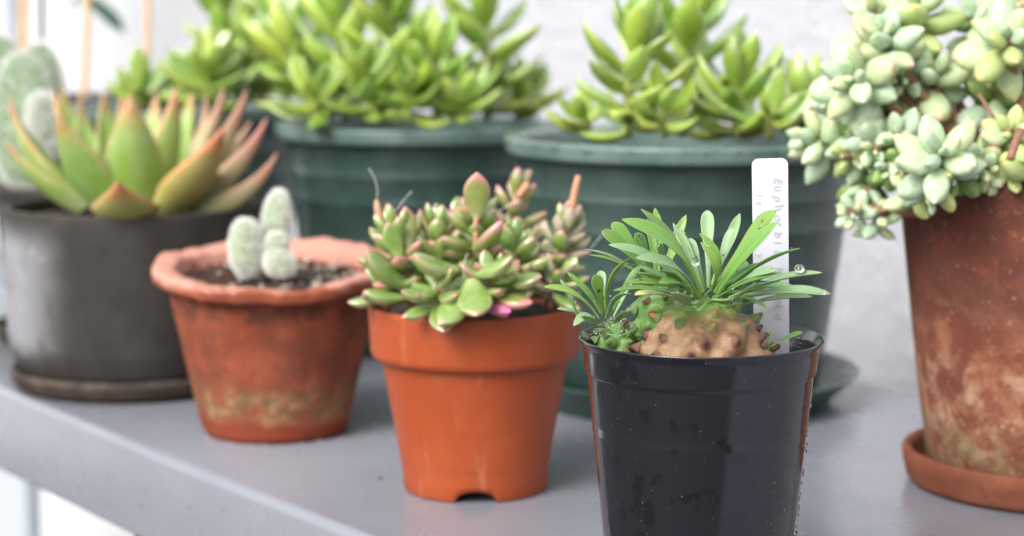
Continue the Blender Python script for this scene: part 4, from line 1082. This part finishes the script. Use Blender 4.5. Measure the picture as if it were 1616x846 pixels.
kp = Vector((-.405, 1.80, 0))
kpot = thing('cane_pot', 'dark clay pot at the far left back with bamboo canes in it', 'plant pot', kp)
part('pot_body', lathe('pot_body', rounded([(0, 0), (.048, 0), (.050, .003), (.062, .132), (.066, .133), (.066, .142), (.062, .142), (.060, .13)], .0015), 80), M_blk, kpot)
soil_disc(kpot, .061, .134, 6)
q = N('bamboo'); o = q.coord(); st_ = q.n('ShaderNodeMapping'); st_.inputs['Scale'].default_value = (1, 1, .05); q.l(o, st_.inputs[0])
c = q.mix(q.noise(300, st_.outputs[0], 4), (.62, .38, .19), (.74, .52, .30)); q.set(Base_Color=c, Roughness=.5); M_cane = q.m
def cane(b, t, r, label, grp='bamboo canes among the back pots'):
    a, c_ = W(*b), W(*t); L = (c_ - a).length; prof_c = []
    n = 7
    for k in range(n):
        z0, z1 = L * k / n, L * (k + 1) / n
        prof_c += [(r, z0 + .001), (r * .97, (z0 + z1) / 2), (r, z1 - .003), (r * 1.12, z1 - .0015)]
    me = lathe('bamboo_cane', [(.0001, 0)] + prof_c + [(.0001, L)], 14)
    M = (c_ - a).to_track_quat('Z', 'Y').to_matrix().to_4x4(); M.translation = a
    tag(link('bamboo_cane', me, M_cane, None, M), label, 'bamboo cane', grp)
cane((37, 215, 1.79), (38, -160, 1.79), .0042, 'thickest bamboo cane, behind the bunny ear cactus at the far left')
cane((131, 178, 1.80), (146, -160, 1.80), .0032, 'slanting bamboo cane between the cactus and the pointed rosette')
cane((231, 170, 1.60), (236, -160, 1.60), .0024, 'bamboo cane rising behind the small sedum shoot')
M_tl = leaf_mat('dark narrow leaf', (.05, .12, .07), (.05, .115, .075), (.07, .13, .09), (.08, .14, .1), .3, rough=.4, sss=.1)
th = thing('tall_thin_plant', 'tall dark green stem with narrow dark leaves beside the bamboo canes', 'plant', W(66, 215, 1.81))
tm = part('stem', tube('stem', [p - ORG[th.name] for p in bez(W(66, 215, 1.81), W(68, 60, 1.81), W(62, -160, 1.81), 10)], .0029, 8), plain('dark stem', (.10, .16, .10), .5), th)
for b, t in (((100, -30, 1.81), (196, 52, 1.80)), ((110, -10, 1.83), (126, 16, 1.82)), ((63, -100, 1.81), (20, -60, 1.80))):
    a, c_ = W(*b), W(*t)
    link('leaf', EUPH['lance'], M_tl, tm, leaf_matrix(a, c_ - a, V3((0, -.4, 1)), (c_ - a).length, 1.2))
pts = bez(W(65, -60, 1.81), W(80, -50, 1.81), W(102, -28, 1.81))
part('twig', tube('twig', [p - ORG[th.name] for p in pts], .0012, 6), bpy.data.materials['dark stem'], th)

# ------------------------------------------------------------------ crumbs on the shelf
cr = thing('soil_crumbs', 'scattered pale crumbs and specks on the grey shelf before the red clay pot', 'crumbs', W(462, 727, .99) * 1)
ORG[cr.name] = Vector((-.1, .98, 0)); cr.location = ORG[cr.name]
rnd = random.Random(51); spots = [(Vector((-.1090, .997, .0008)) - ORG[cr.name], .0011)]
for _ in range(46):
    u, v = rnd.uniform(-.9, .1), rnd.uniform(F0 + .02, F0 + .2); p = shelf_pt(u, v, .0003)
    spots.append((p - ORG[cr.name], rnd.uniform(.0002, .0006)))
for k in range(9):
    a = R(rnd.uniform(-150, -40)); spots.append((RC + Vector((.0385 * math.cos(a), .0385 * math.sin(a), .0004)) - ORG[cr.name], rnd.uniform(.0005, .0010)))
pebbles('crumb', spots, cr, M_grit, 9)
rnd = random.Random(61); wet = []
for _ in range(70):
    u = rnd.uniform(-1.05, -.2)
    if rnd.random() < .55: wet.append((shelf_pt(u, F0 - .0002, rnd.uniform(-.044, -.008)), rnd.uniform(.0004, .0010)))
    else: wet.append((shelf_pt(u, rnd.uniform(F0 + .01, F0 + .16), .0002), rnd.uniform(.0004, .0011)))
beads('water_bead', wet, sh, squash=.7)
